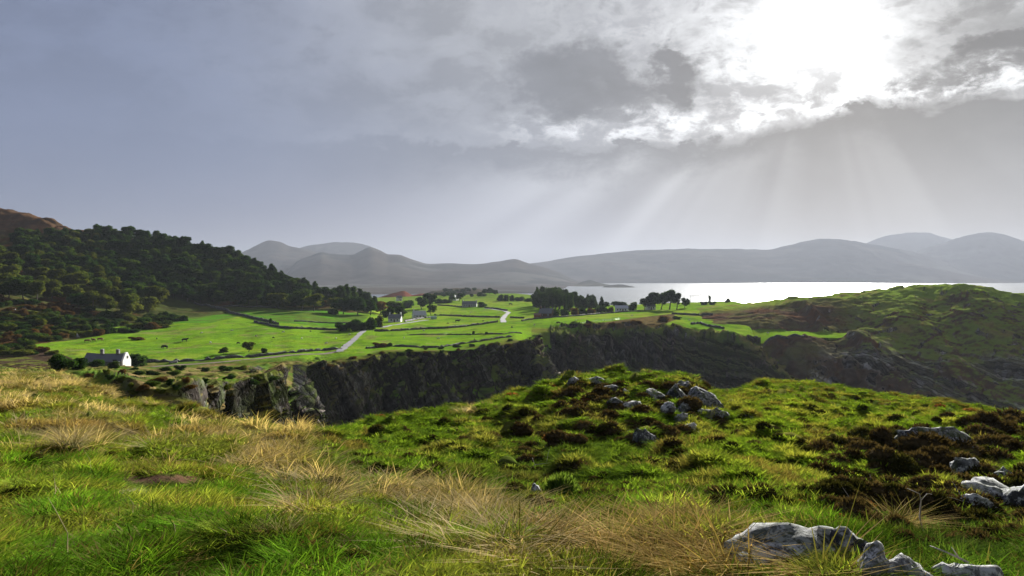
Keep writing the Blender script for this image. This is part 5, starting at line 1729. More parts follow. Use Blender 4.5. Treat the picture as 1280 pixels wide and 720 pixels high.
def quad(s, grazing=True, wool=1.0):
    b = 0.42 * wool
    head = [((1.05, 0, 1.15), .24), ((1.32, 0, .72 if grazing else 1.45), .17), ((1.48, 0, .30 if grazing else 1.40), .14), ((1.58, 0, .14 if grazing else 1.30), .09)]
    spine = [((-1.0, 0, 1.10), .28), ((-.75, 0, 1.08), b * .92), ((-.3, 0, 1.02), b * 1.05), ((.25, 0, 1.02), b * 1.02), ((.7, 0, 1.08), b * .95)] + head
    legs = []
    for sd_ in (-1, 1):
        legs.append((1, [((-.85, sd_ * .24, .75), .17), ((-.95, sd_ * .25, .42), .09), ((-.86, sd_ * .25, .02), .075)]))
        legs.append((4, [((.68, sd_ * .24, .68), .13), ((.72, sd_ * .25, .36), .085), ((.70, sd_ * .25, .02), .075)]))
        legs.append((6, [((1.30, sd_ * .26, .84 if grazing else 1.55), .05)]))
    legs.append((0, [((-1.16, 0, .85), .05), ((-1.2, 0, .45), .04)]))
    spine = [(tuple(np.array(p) * s), q * s) for p, q in spine]
    legs = [(j, [(tuple(np.array(p) * s), q * s) for p, q in ch]) for j, ch in legs]
    return spine, legs


cowb = plain_mat('cow_black', (0.018, 0.015, 0.014), 0.8, 0.3, 3)
cown = plain_mat('cow_brown', (0.20, 0.09, 0.04), 0.8, 0.3, 3)
woolm = plain_mat('sheep_wool', (0.42, 0.40, 0.36), 0.95, 0.2, 8, 0.03)
woold = plain_mat('sheep_dark', (0.06, 0.05, 0.045), 0.95, 0.2, 8, 0.03)
cow_me = beast('cow', *quad(1.0))
cow_me2 = beast('cow', *quad(1.0, False))
sheep_me = beast('sheep', *quad(0.52, True, 1.15))


def put(me, name, px, py, rz, mat, label, cat, group=None, sc=1.0):
    p = at(px, py)
    m2 = me.copy(); m2.materials.clear(); m2.materials.append(mat)
    o = link(name, m2)
    o.location = p; o.rotation_euler = (0, 0, rz); o.scale = (sc,) * 3
    return tag(o, label, cat, group)


put(cow_me2, 'cow', 231, 427, 0.2, cowb, 'black cow standing alone high in the large left field', 'cow', sc=1.1)
put(cow_me, 'cow', 206, 436, 2.9, cowb, 'black cow grazing lower in the left field beside a small bush', 'cow', sc=1.15)
put(cow_me, 'cow', 109, 428, 0.4, cown, 'brown cow at the upper edge of the field, leftmost of three', 'cow')
put(cow_me2, 'cow', 117, 427, 2.8, cown, 'brown cow at the upper edge of the field, middle of three', 'cow')
put(cow_me, 'cow', 125, 426, 0.1, cown, 'brown cow at the upper edge of the field, rightmost of three', 'cow')
put(cow_me2, 'cow', 572, 403, 0.2, cowb, 'black cow in the middle field below the slate roofed house', 'cow', sc=1.3)
put(cow_me, 'cow', 638, 381.5, 0.2, cowb, 'far black cow in the top field beyond the lane bend', 'cow', sc=1.4)
put(cow_me, 'cow', 698, 405, 2.6, cowb, 'black cow near the wire fence on the long field', 'cow')
SH = [(354, 416), (342, 423), (377, 424), (408, 430), (388, 415), (437, 419), (263, 429), (196, 424), (377, 409), (344, 404), (298, 430), (252, 417), (420, 424), (593, 425), (548, 424), (505, 423),
      (640, 410), (668, 407), (588, 391), (604, 402), (720, 401), (700, 409), (560, 405), (530, 414), (290, 414), (320, 421), (790, 395), (862, 401), (880, 417), (960, 417)]
for i, (px, py) in enumerate(SH):
    darkf = i % 3 == 1
    left = px < 445
    put(sheep_me, 'sheep', px, py, random.uniform(0, 6.28), woold if darkf else woolm,
        ('dark' if darkf else 'pale') + ' sheep grazing ' + ('in the fields left of the grey track' if left else 'in the fields right of the grey track'), 'sheep', 'sheep scattered over the fields', random.uniform(0.95, 1.2))

# ================================================================== ROCKS
rockL = rock_mat('lichen_rock', (0.05, 0.05, 0.055), (0.17, 0.17, 0.175), (0.46, 0.46, 0.44), 2.0, 0.5)
rockD = rock_mat('dark_rock', (0.028, 0.028, 0.032), (0.085, 0.085, 0.092), (0.36, 0.36, 0.35), 2.0, 0.75)
rockP = rock_mat('pale_rock', (0.11, 0.108, 0.11), (0.28, 0.275, 0.27), (0.50, 0.49, 0.475), 3.0, 0.3)


def rock_mesh(seed, blocky=0.5):
    v, f = ICO4
    r = np.random.default_rng(seed)
    v = v.copy()
    for i in range(20):
        d = r.normal(size=3); d /= np.linalg.norm(d)
        h = r.uniform(0.42, 0.85)
        s = v @ d
        v -= np.clip(s - h, 0, None)[:, None] * d * (0.5 + 0.5 * blocky)
    o = r.uniform(-50, 50, 3)
    n1 = fbm(v[:, 0] * 1.4 + o[0], v[:, 1] * 1.4 + o[1], v[:, 2] * 1.4 + o[2], 3, seed)
    n2 = ridged(v[:, 0] * 2.6 + o[0], v[:, 1] * 2.6, v[:, 2] * 2.6, 4, seed + 1)
    n3 = fbm(v[:, 0] * 9, v[:, 1] * 9 + o[1], v[:, 2] * 9, 3, seed + 2)
    n4 = np.floor(fbm(v[:, 0] * 3.1 + o[1], v[:, 1] * 3.1, v[:, 2] * 4.2, 2, seed + 4) * 5) / 5
    v = v * (1 + 0.16 * n1 + 0.13 * n2 + 0.05 * n3 + 0.16 * n4)[:, None]
    me = mesh_np('rock', v, f, None, True)
    return me


def rock(px, py, wpx, hpx, mat, label, seed, depth=0.8, rz=None, tilt=0.0, sink=0.35, blocky=0.6, name='rock', cat='rock'):
    """py is the foot of the rock in the photograph"""
    p = at(px, py)
    k = p.y / F
    o = link(name, rock_mesh(seed, blocky), None, mat)
    w, h = wpx * k / 2, hpx * k
    o.scale = (w * 1.35, w * depth * 1.35, h * 1.1)
    o.location = (p.x, p.y + w * depth * 0.6, p.z - h * 0.18)
    o.rotation_euler = (0, tilt, random.uniform(-.35, .35) if rz is None else rz)
    return tag(o, label, cat)


RK = [
    (719, 482, 20, 18, rockL, 'pale lichen covered boulder on the left top of the rocky knoll', 1, 0.0),
    (744, 481, 30, 19, rockL, 'broad pale boulder on top of the knoll, beside the leftmost boulder', 2, 0.0),
    (762, 488, 18, 8, rockD, 'low dark stone just below the two pale boulders on the knoll', 3, 0.0),
    (783, 493, 11, 9, rockL, 'small rounded pale stone in the heather of the knoll', 4, 0.0),
    (790, 514, 34, 20, rockL, 'white patched flat rock on the left face of the knoll', 5, 0.2),
    (806, 514, 16, 14, rockD, 'dark stone leaning on the white patched rock', 6, 0.2),
    (805, 562, 28, 34, rockD, 'upright grey boulder alone at the foot of the knoll', 7, 0.05),
    (787, 545, 12, 10, rockD, 'small dark stone above and left of the upright boulder', 8, 0.0),
    (848, 500, 36, 22, rockD, 'dark craggy rock near the top of the knoll', 9, 0.3),
    (874, 506, 46, 19, rockD, 'largest dark craggy outcrop forming the right shoulder of the knoll', 10, 0.25),
    (890, 510, 26, 16, rockD, 'steep dark slab at the right end of the knoll', 11, 0.75),
    (856, 518, 26, 17, rockL, 'pale streaked rock below the dark crags', 12, 0.25),
    (880, 520, 22, 14, rockL, 'pale lichen stone right of the streaked rock', 13, 0.15),
    (861, 540, 30, 16, rockP, 'pinkish pale slab low on the right face of the knoll', 14, 0.35),
    (853, 528, 18, 12, rockP, 'small pale slab above the pinkish slab', 15, 0.2),
    (905, 521, 24, 14, rockD, 'dark stone in the line running right from the knoll, nearest to it', 16, 0.1),
    (921, 526, 18, 11, rockD, 'dark stone in the line running right from the knoll, middle', 17, 0.1),
    (940, 528, 20, 11, rockD, 'dark stone in the line running right from the knoll, farthest', 18, 0.1),
    (830, 484, 26, 9, rockD, 'low mossy rock on the crest of the knoll', 19, 0.0),
    (1180, 560, 96, 32, rockD, 'wide grey outcrop on the right slope above the heather', 20, 0.08),
    (1172, 560, 18, 11, rockP, 'small pale stone under the wide grey outcrop', 21, 0.0),
    (1162, 564, 12, 8, rockP, 'smaller pale stone left under the wide grey outcrop', 22, 0.0),
    (1218, 590, 46, 26, rockL, 'pale broken rock right of the heather', 23, 0.25),
    (1244, 632, 92, 54, rockL, 'large mottled outcrop at the right edge among heather', 24, 0.4),
    (1276, 646, 62, 44, rockD, 'grey lichen rock touching the right edge of the view', 25, 0.5),
    (1128, 598, 14, 9, rockL, 'small bluish stone deep in the heather patch', 26, 0.0),
    (1010, 700, 165, 36, rockL, 'long pale grey slab behind the golden grass at the bottom', 27, -0.13),
    (1074, 702, 60, 38, rockD, 'dark mottled rock at the right end of the long pale slab', 28, 0.45),
    (1094, 728, 58, 52, rockP, 'pale rock at the bottom between the slab and the smooth boulder', 29, 0.4),
    (1134, 734, 92, 62, rockL, 'smooth grey boulder with a white patch at the bottom of the view', 30, 0.35),
    (1205, 738, 84, 40, rockP, 'flat pale rock top at the bottom right', 31, 0.0),
    (670, 622, 20, 22, rockP, 'small white stone beside the gorse bush', 32, 0.0),
    (828, 582, 9, 5, rockL, 'tiny pale stone on the green slope below the knoll', 33, 0.0),
    (862, 488, 30, 14, rockD, 'dark broken rock on the crest just behind the largest outcrop', 40, 0.1),
    (836, 516, 22, 14, rockL, 'pale flecked stone in the middle of the knoll face', 41, 0.1),
    (768, 506, 22, 12, rockD, 'dark mossy stone under the broad pale boulder', 42, 0.0),
    (815, 496, 26, 11, rockD, 'dark low stone left of the crest crags', 43, 0.0),
    (893, 524, 26, 15, rockD, 'dark stone below the right end slab of the knoll', 44, 0.2),
    (1205, 572, 60, 22, rockL, 'pale flecked ledge just right of the small pale stones', 45, 0.15),
    (1262, 606, 44, 24, rockD, 'dark mossy hump of rock at the right edge', 46, 0.2),
    (1225, 640, 40, 22, rockL, 'pale ledge low on the large mottled outcrop', 47, 0.3),
    (27, 500, 14, 12, rockD, 'small grey rock in the pale grass at the far left', 34, 0.0),
    (170, 453, 12, 8, rockL, 'pale boulder on the rubble wall right of the ruined cottage', 35, 0.0),
    (216, 454, 9, 7, rockP, 'white boulder in the rubble wall', 36, 0.0),
    (15, 387, 9, 5, rockP, 'white rock on the bracken slope, left of two', 37, 0.0),
    (28, 386, 8, 5, rockP, 'white rock on the bracken slope, right of two', 38, 0.0),
    (97, 422, 6, 6, rockL, 'pale boulder at the edge of the left field', 39, 0.0),
]
for (px, py, w, h, m, lab, sd_, tl) in RK:
    rock(px, py, w, h, m, lab, 500 + sd_, tilt=tl)

# ================================================================== HEATHER, GORSE, TUSSOCKS
def sprig_mesh(name, seed, n, rad, hgt, width, upright=0.6, flat=0.7):
    """a dome of many thin upright sprigs on an irregular twiggy core"""
    r = np.random.default_rng(seed)
    a = r.uniform(0, 6.283, n)
    q = np.sqrt(r.uniform(0, 1, n))
    top = hgt * (1 - q ** 2.2 * flat) * r.uniform(0.65, 1.15, n)
    bx_, by_ = np.cos(a) * q * rad, np.sin(a) * q * rad
    lean = np.stack([np.cos(a) * q, np.sin(a) * q, np.full(n, 1.0)], 1) + r.normal(0, 0.35, (n, 3)) * (1 - upright * 0.5)
    lean /= np.linalg.norm(lean, axis=1, keepdims=True)
    L = hgt * r.uniform(0.35, 0.7, n)
    tip = np.stack([bx_, by_, top], 1)
    base = tip - lean * L[:, None]
    sd_ = np.cross(lean, r.normal(size=(n, 3)))
    sd_ /= np.linalg.norm(sd_, axis=1, keepdims=True)
    w = (width * r.uniform(0.6, 1.4, n))[:, None]
    midp = base * 0.45 + tip * 0.55
    v = np.stack([base, midp - sd_ * w, tip, midp + sd_ * w], 1).reshape(-1, 3)
    f = np.arange(n * 4).reshape(-1, 4)
    iv, jf = ICO2
    core = iv * np.array([rad * 0.86, rad * 0.86, hgt * 0.66]) * (1 + 0.22 * fbm(iv[:, 0] * 2 + seed, iv[:, 1] * 2, iv[:, 2] * 2, 2, seed))[:, None] + np.array([0, 0, hgt * 0.1])
    me = bpy.data.meshes.new(name)
    me.from_pydata(np.concatenate([v, core]).tolist(), [], f.tolist() + (jf + len(v)).tolist())
    me.update()
    return me


heatherm = leaf_mat('heather', (0.026, 0.022, 0.013), (0.085, 0.064, 0.034), 0.22, 3.0)
brackm = leaf_mat('dead_bracken', (0.095, 0.040, 0.018), (0.190, 0.085, 0.035), 0.4, 3.0)
gorsem = leaf_mat('gorse', (0.040, 0.090, 0.016), (0.130, 0.200, 0.045), 0.4, 3.0)
tuftm = leaf_mat('dark_tuft', (0.018, 0.024, 0.008), (0.048, 0.046, 0.016), 0.25, 3.0)
HE = [sprig_mesh('heather', 600 + i, 420, 1.0, 0.8, 0.050) for i in range(4)]
BR = [sprig_mesh('bracken', 610 + i, 200, 1.0, 0.7, 0.085, 0.2) for i in range(2)]
for m_ in HE: m_.materials.append(heatherm)
for m_ in BR: m_.materials.append(brackm)
TU = [m_.copy() for m_ in HE]
for m_ in TU:
    m_.materials.clear(); m_.materials.append(tuftm)


def shrub(me, name, px, py, wpx, hk, label, cat, group=None):
    p = at(px, py)
    if p is None or p.y > 75:
        return
    k = p.y / F
    o = link(name, me)
    s = wpx * k / 2
    o.scale = (s, s * 0.9, s * hk)
    o.location = p - Vector((0, 0, s * hk * 0.08))
    o.rotation_euler = (0, 0, random.uniform(0, 6.28))
    return tag(o, label, cat, group)


def weighted(poly, wf, thr, dx_, dy_, n, seed):
    return [q for q in poisson(poly, dx_, dy_, n, seed) if wf(np.array([q[0]]), np.array([q[1]]))[0] > thr]


FRAME = [(0, 480), (380, 545), (470, 530), (560, 520), (640, 500), (740, 478), (860, 476), (960, 482), (1040, 490), (1180, 510), (1280, 524), (1280, 715), (0, 715)]
for (px, py, w, h, m, lab, sd_, tl) in [q for q in RK if q[6] < 27 or 40 <= q[6] <= 47]:
    if sd_ in (7, 13, 21, 22): continue
    for q in range(2 if w > 16 else 1):
        shrub(random.choice(HE), 'heather_shrub', px + random.uniform(-.6, .6) * w, py + random.uniform(-1, 4), w * random.uniform(.55, .95), random.uniform(.45, .75), 'low heather clump growing tight against the foot of a rock', 'heather', 'heather at the foot of rocks')
for (px, py) in weighted([(1030, 545), (1290, 530), (1290, 690), (1060, 690), (1020, 600)], heath_w, 0.22, 13, 8, 230, 21):
    shrub(random.choice(HE + HE + TU), 'heather_shrub', px, py, random.uniform(30, 52), random.uniform(.8, 1.15), 'dark brown heather clump ' + ('left' if px < 1105 else 'in the middle' if px < 1185 else 'right') + ' and ' + ('high' if py < 585 else 'half way up' if py < 630 else 'low') + ' in the right slope patch', 'heather', 'heather clumps on the right slope')
for (px, py) in weighted([(640, 600), (640, 520), (720, 478), (900, 478), (920, 560), (840, 570), (760, 640), (680, 640)], heath_w, 0.30, 11, 7, 150, 22):
    shrub(random.choice(HE), 'heather_shrub', px, py, random.uniform(20, 38), random.uniform(.6, .95), 'dark heather clump ' + ('on the crest' if py < 505 else 'on the upper face' if py < 545 else 'on the lower face') + (' left of the rocks' if px < 715 else ' among the rocks' if px < 845 else ' right of the rocks') + ' of the knoll', 'heather', 'heather clumps on the knoll')
for (px, py) in poisson([(0, 530), (200, 540), (400, 570), (640, 610), (640, 650), (480, 700), (0, 705)], 42, 15, 44, 31):
    if pale_w(np.array([px]), np.array([py]))[0] > .5 or blob(np.array([px]), np.array([py]), 190, 605, 70, 20)[0] > .4: continue
    shrub(random.choice(TU), 'dark_tuft', px, py, np.interp(py, [530, 700], [22, 60]) * random.uniform(.6, 1.2), random.uniform(.35, .6), 'low dark tuft ' + ('far left' if px < 160 else 'left of centre' if px < 340 else 'near the middle') + (' close to the viewer' if py > 630 else ' farther up') + ' in the bright turf', 'tuft', 'dark tufts in the near turf')
cnt = 0
for (px, py) in poisson([(400, 548), (560, 526), (640, 506), (720, 486), (900, 500), (960, 482), (1040, 492), (1180, 514), (1270, 526), (1180, 540), (1060, 600), (1040, 660), (840, 640), (600, 610), (400, 610)], 13, 7.5, 290, 23):
    tone = random.random()
    if heath_w(np.array([px]), np.array([py]))[0] > 0.55:
        continue
    sc_ = np.interp(py, [480, 560, 640], [12, 21, 34]) * random.uniform(.7, 1.5)
    if px > 890:
        lab, g = 'small dark tuft ' + ('near the skyline' if py < 520 else 'half way down' if py < 570 else 'low down') + ' on the bright green slope, ' + ('near the knoll' if px < 980 else 'near the heather patch' if px > 1100 else 'between knoll and heather'), 'dark tufts on the green slope'
    else:
        lab, g = 'small dark tuft ' + ('high' if py < 545 else 'half way down' if py < 590 else 'low') + ' on the mossy slope ' + ('by the left cliff edge' if px < 540 else 'left of the knoll' if px < 690 else 'below the knoll'), 'dark tufts on the mossy slope'
    shrub(random.choice(TU if tone < .7 else HE), 'dark_tuft', px, py, sc_, random.uniform(.7, 1.05), lab, 'tuft', g)
for i, (px, py, w, lab) in enumerate([(425, 524, 26, 'rusty bracken on the cliff edge, left patch of two'), (475, 522, 18, 'rusty bracken on the cliff edge, right patch of two'), (1000, 632, 30, 'dark red bracken patch left of the heather, upper one'),
                                      (975, 640, 26, 'dark red bracken patch left of the heather, lower one'), (1075, 632, 40, 'reddish bracken inside the heather, upper one'), (1055, 652, 40, 'reddish bracken at the lower left of the heather'),
                                      (1145, 590, 30, 'tall reddish bracken in the middle of the heather'), (760, 528, 26, 'brown bracken low on the left of the knoll'), (690, 548, 30, 'brown bracken on the mossy slope left of the knoll'),
                                      (1030, 682, 12, 'small orange fern growing over the long pale slab'), (1100, 668, 34, 'brown bracken behind the mottled rock at the bottom'), (735, 500, 24, 'brown bracken under the pale boulders'),
                                      (318, 712, 26, 'dark red leaves on the bare soil at the bottom left'), (640, 497, 26, 'rusty bracken on the skyline left of the knoll'), (690, 486, 24, 'rusty bracken at the left foot of the pale boulders')]):
    shrub(BR[i % 2], 'bracken', px, py, w, .8, lab, 'bracken')
shrub(HE[0], 'heather_shrub', 1262, 530, 66, .85, 'dark heathery bush on the skyline at the right edge of the near slope', 'heather')
shrub(HE[1], 'heather_shrub', 1232, 524, 36, .8, 'dark heathery bush on the skyline, second from the right edge', 'heather')
shrub(BR[0], 'bracken', 1212, 517, 30, .8, 'low reddish bracken on the skyline of the near slope', 'bracken')
shrub(BR[1], 'bracken', 1175, 510, 20, .9, 'small reddish bracken on the skyline of the near slope, farther left', 'bracken')
gorse = sprig_mesh('gorse_bush', 640, 1500, 1.0, 0.85, 0.032, 0.3)
gorse.materials.append(gorsem)
shrub(gorse, 'gorse_bush', 702, 626, 66, 1.35, 'spiky green gorse bush in the hollow beside a white stone', 'bush')

# bare twigs and dry stalks
twig = plain_mat('dead_wood', (0.34, 0.30, 0.27), 0.9, 0.3, 20, 0.002, 0.2)
straw = plain_mat('dry_stem', (0.45, 0.36, 0.19), 0.9, 0.25, 20, 0.001, 0.2)


def branch(px, py, pts, label, rad=0.012, side=(), name='dead_branch', cat='branch', mat=twig):
    """pts in photo pixels relative to the foot, stood up at the foot's distance, with a little depth of their own"""
    p = at(px, py)
    k = p.y / F
    root = tag(empty(name, p), label, cat)
    P3 = [(a * k, 0.05 * math.sin(i * 1.7) + abs(a) * k * 0.15, -b * k) for i, (a, b) in enumerate(pts)]
    P3[0] = (P3[0][0], P3[0][1], P3[0][2] - 0.06)
    link('stem', tube_mesh('stem', P3, np.linspace(rad, rad * .35, len(P3)), 6), root, mat)
    for s in side:
        link('twig', tube_mesh('twig', [(a * k, 0.03 * i, -b * k) for i, (a, b) in enumerate(s)], np.linspace(rad * .55, rad * .2, len(s)), 5), root, mat)


branch(655, 590, [(0, 0), (14, -8), (28, -10), (40, -12), (48, -18), (58, -20)], 'thin bare branch sticking out above the gorse bush', 0.010, [[(28, -10), (30, -22), (33, -30)], [(40, -12), (52, -10)], [(14, -8), (10, -18)]])
branch(1155, 668, [(0, 0), (-2, -20), (-4, -42), (-8, -52), (-18, -56)], 'bare upright stem rising from the heather', 0.010, [[(-4, -42), (6, -50), (14, -48)]])
branch(1170, 632, [(0, 0), (10, -10), (22, -9), (34, -5)], 'short pale twig lying on the heather', 0.009, [[(10, -10), (4, -14)]])
branch(1116, 612, [(0, 0), (-14, -6), (-26, -12), (-28, -18)], 'pale dead branch across the top of the heather', 0.012)
branch(1068, 630, [(0, 0), (-6, -10), (-14, -20)], 'thin pale twig at the left edge of the heather', 0.008)
branch(1245, 724, [(0, 0), (-24, -14), (-46, -26), (-62, -34), (-74, -36)], 'long thin dead stick lying in the grass at the bottom right', 0.009, [[(-46, -26), (-52, -38)]])
branch(1205, 632, [(0, 0), (-4, -16), (-14, -30)], 'dark bare twig on the right of the heather', 0.008)
for i, (px, py, pts, lab) in enumerate([
    (84, 700, [(0, 0), (-6, -30), (-14, -62), (-20, -80)], 'tall pale grass stalk at the left, nearest the bottom'),
    (60, 632, [(0, 0), (5, -16), (8, -34), (10, -46)], 'thin pale stalk at the left, beside a shorter bent one'),
    (66, 628, [(0, 0), (5, -10), (4, -22)], 'short bent stalk at the left'),
    (115, 596, [(0, 0), (-6, -20), (-12, -36)], 'leaning stalk above the bare soil patch'),
    (0, 658, [(0, 0), (7, -8), (13, -10)], 'broken pale stem at the left edge of the view'),
    (200, 682, [(0, 0), (14, -14), (17, -30)], 'bent stalk near the middle of the grassy foreground'),
    (280, 690, [(0, 0), (-2, -14), (4, -26), (-4, -34)], 'forked pale stalk in the short grass'),
    (165, 650, [(0, 0), (-3, -18), (-4, -30)], 'thin upright stalk in the short grass below the soil patch'),
    (530, 715, [(0, 0), (3, -20), (2, -42)], 'thin stalk at the bottom centre'),
    (278, 650, [(0, 0), (3, -12), (-2, -26)], 'small crooked stalk right of the soil patch')]):
    branch(px, py, pts, lab, 0.0035, (), 'grass_stalk', 'stalk', straw)

# ================================================================== GRASS
grassm = grass_mat('grass_blades', 0.5)


def tuft_mesh(name, seed, n, rad, hgt, width, bend, splay):
    r = np.random.default_rng(seed)
    a = r.uniform(0, 6.283, n)
    q = np.sqrt(r.uniform(0, 1, n)) * rad
    b0 = np.stack([np.cos(a) * q, np.sin(a) * q, np.full(n, -0.03)], 1)
    d = a + r.normal(0, 0.9, n)
    out = np.stack([np.cos(d), np.sin(d), np.zeros(n)], 1)
    H = hgt * r.uniform(0.45, 1.15, n)
    sp = splay * r.uniform(0.2, 1.2, n)
    bd = bend * r.uniform(0.2, 1.3, n)
    side = np.stack([-np.sin(d + r.normal(0, .7, n)), np.cos(d + r.normal(0, .7, n)), np.zeros(n)], 1)
    V, hv = [], []
    w0 = width * r.uniform(0.7, 1.3, n)
    for t, wk in ((0, 1.0), (0.45, 0.85), (0.8, 0.5), (1.0, 0.08)):
        c_ = b0 + out * (H * (sp * t + bd * t * t))[:, None]
        c_[:, 2] += H * (t - 0.42 * bd * t * t)
        V += [c_ - side * (w0 * wk)[:, None], c_ + side * (w0 * wk)[:, None]]
        hv += [np.full(n, t)] * 2
    V = np.stack(V, 1)                       # n,8,3
    hv = np.stack(hv, 1)
    base = (np.arange(n) * 8)[:, None, None]
    f = base + np.array([[0, 1, 3, 2], [2, 3, 5, 4], [4, 5, 7, 6]])[None]
    me = mesh_np(name, V.reshape(-1, 3), f.reshape(-1, 4), None, True)
    at_ = me.attributes.new('h', 'FLOAT', 'POINT')
    at_.data.foreach_set('value', hv.reshape(-1).astype(np.float32))
    me.materials.append(grassm)
    return me


def source(me):
    o = bpy.data.objects.new(me.name, me)      # never linked to the scene: only drawn through the scattered points
    return o


TURF = [source(tuft_mesh('turf', 700 + i, 34, 0.16, 0.12, 0.0035, 0.6, 0.5)) for i in range(4)]
LUSH = [source(tuft_mesh('lush', 710 + i, 44, 0.15, 0.22, 0.0045, 0.7, 0.45)) for i in range(3)]
TALL = [source(tuft_mesh('tall', 720 + i, 26, 0.11, 0.46, 0.0046, 0.95, 0.45)) for i in range(4)]
MOUND = [source(tuft_mesh('mound', 730 + i, 46, 0.14, 0.20, 0.011, 0.9, 0.6)) for i in range(4)]
FARP = [source(tuft_mesh('far_pale', 740 + i, 70, 0.24, 0.50, 0.009, 0.9, 0.5)) for i in range(3)]


def scatter(name, pts, rot, scl, vid, tint, sources, label):
    me = bpy.data.meshes.new(name)
    n = len(pts)
    me.vertices.add(n)
    me.vertices.foreach_set('co', np.asarray(pts, np.float32).ravel())
    for nm, typ, arr, key in (('rot', 'FLOAT_VECTOR', rot, 'vector'), ('scl', 'FLOAT_VECTOR', scl, 'vector'), ('vid', 'INT', vid, 'value')):
        a = me.attributes.new(nm, typ, 'POINT')
        a.data.foreach_set(key, np.asarray(arr, np.int32 if typ == 'INT' else np.float32).ravel())
    a = me.attributes.new('tint', 'FLOAT_COLOR', 'POINT')
    c4 = np.ones((n, 4), np.float32); c4[:, :3] = tint
    a.data.foreach_set('color', c4.ravel())
    me.update()
    o = link(name, me)
    g = bpy.data.node_groups.new(name, 'GeometryNodeTree')
    g.interface.new_socket('Geometry', in_out='INPUT', socket_type='NodeSocketGeometry')
    g.interface.new_socket('Geometry', in_out='OUTPUT', socket_type='NodeSocketGeometry')
    gi, go = g.nodes.new('NodeGroupInput'), g.nodes.new('NodeGroupOutput')
    j = g.nodes.new('GeometryNodeJoinGeometry')
    for s in sources:
        oi = g.nodes.new('GeometryNodeObjectInfo')
        oi.inputs['Object'].default_value = s
        oi.inputs['As Instance'].default_value = True
        g.links.new(oi.outputs['Geometry'], j.inputs[0])
    iop = g.nodes.new('GeometryNodeInstanceOnPoints')
    iop.inputs['Pick Instance'].default_value = True

    def na(nm, typ):
        q = g.nodes.new('GeometryNodeInputNamedAttribute')
        q.data_type = typ
        q.inputs[0].default_value = nm
        return next(x for x in q.outputs if x.enabled and x.name == 'Attribute')
    g.links.new(gi.outputs[0], iop.inputs['Points'])
    g.links.new(j.outputs[0], iop.inputs['Instance'])
    g.links.new(na('vid', 'INT'), iop.inputs['Instance Index'])
    g.links.new(na('rot', 'FLOAT_VECTOR'), iop.inputs['Rotation'])
    g.links.new(na('scl', 'FLOAT_VECTOR'), iop.inputs['Scale'])
    g.links.new(iop.outputs[0], go.inputs[0])
    md = o.modifiers.new('scatter', 'NODES')
    md.node_group = g
    return tag(o, label, kind='stuff')


def sample_ground(n, Y0, Y1, x0=-220, x1=1500, power=2.0):
    """points on the near hillside, thinning with distance like the eye's own resolution"""
    px = rng.uniform(x0, x1, n)
    u_ = rng.uniform(0, 1, n)
    e = 1.0 - power
    Y = (Y0 ** (e + 1) + u_ * (Y1 ** (e + 1) - Y0 ** (e + 1))) ** (1 / (e + 1)) if abs(e + 1) > 1e-6 else Y0 * (Y1 / Y0) ** u_
    z = fg_height(px, Y)
    X = Y * (px - 640) / F
    qx, qy = proj(X, Y, z)
    return X, Y, z, qx, qy


def drop_mask(X, Y, z, px):
    """keep to the side of the crest that the viewer can see"""
    z2 = fg_height(px, Y * 1.04)
    s = (z2 - z) / (Y * 0.04)
    return s > -0.42


def tints(n, base, alt, wts, jitter):
    c_ = lerp(np.array(base)[None].repeat(n, 0), np.array(alt)[None].repeat(n, 0), wts) if wts is not None else np.array(base)[None].repeat(n, 0)
    return c_ * (1 + rng.normal(0, jitter, (n, 1))).clip(0.4, 1.8)


def do_scatter(name, X, Y, z, keep, hs, ws, tint, sources, label):
    X, Y, z = X[keep], Y[keep], z[keep]
    n = len(X)
    rot = np.stack([rng.normal(0, .12, n), rng.normal(0, .12, n), rng.uniform(0, 6.283, n)], 1)
    # the wind off the sea leans everything a little to the right
    rot[:, 1] += 0.10
    scl = np.stack([ws[keep], ws[keep], hs[keep]], 1)
    return scatter(name, np.stack([X, Y, z], 1), rot, scl, rng.integers(0, len(sources), n), tint[keep], sources, label)


# short turf near the viewer
X, Y, z, qx, qy = sample_ground(77000, 3.4, 17, power=2.0)
pw, hw_ = pale_w(qx, qy), heath_w(qx, qy)
soil = 1.4 * blob(qx, qy, 190, 602, 62, 12) + blob(qx, qy, 165, 620, 36, 7) + blob(qx, qy, 330, 712, 36, 14) + .9 * blob(qx, qy, 6, 655, 26, 14)
lum_ = fbm(X / 0.8, Y / 0.8, oct=3, seed=81)
big = fbm(X / 3.0, Y / 3.0, oct=2, seed=82)
keep = (rng.uniform(0, 1, len(X)) > soil * 1.1) & (rng.uniform(0, 1, len(X)) > hw_ * 0.8) & drop_mask(X, Y, z, qx)
t_ = tints(len(X), (0.130, 0.265, 0.022), (0.225, 0.275, 0.045), sstep(big * .5 + lum_ * 1.1, -.2, .45), .3)
t_ = t_ * (0.50 + 0.75 * sstep(fbm(X / .7, Y / .8, oct=3, seed=89), -.3, .3))[:, None]
t_ = lerp(t_, np.array((0.15, 0.085, 0.04))[None].repeat(len(X), 0), (rng.uniform(0, 1, len(X)) < .10) * .8)
t_ = lerp(t_, np.array((0.30, 0.25, 0.12))[None].repeat(len(X), 0), (rng.uniform(0, 1, len(X)) < .07) * .9)
t_ = lerp(t_, np.array((0.24, 0.18, 0.075))[None].repeat(len(X), 0), np.clip(pw * .9 - .1, 0, 1))
t_ = lerp(t_, np.array((0.034, 0.058, 0.014))[None].repeat(len(X), 0) * rng.uniform(.5, 1.6, (len(X), 1)), dim_w(qx, qy) * .92)
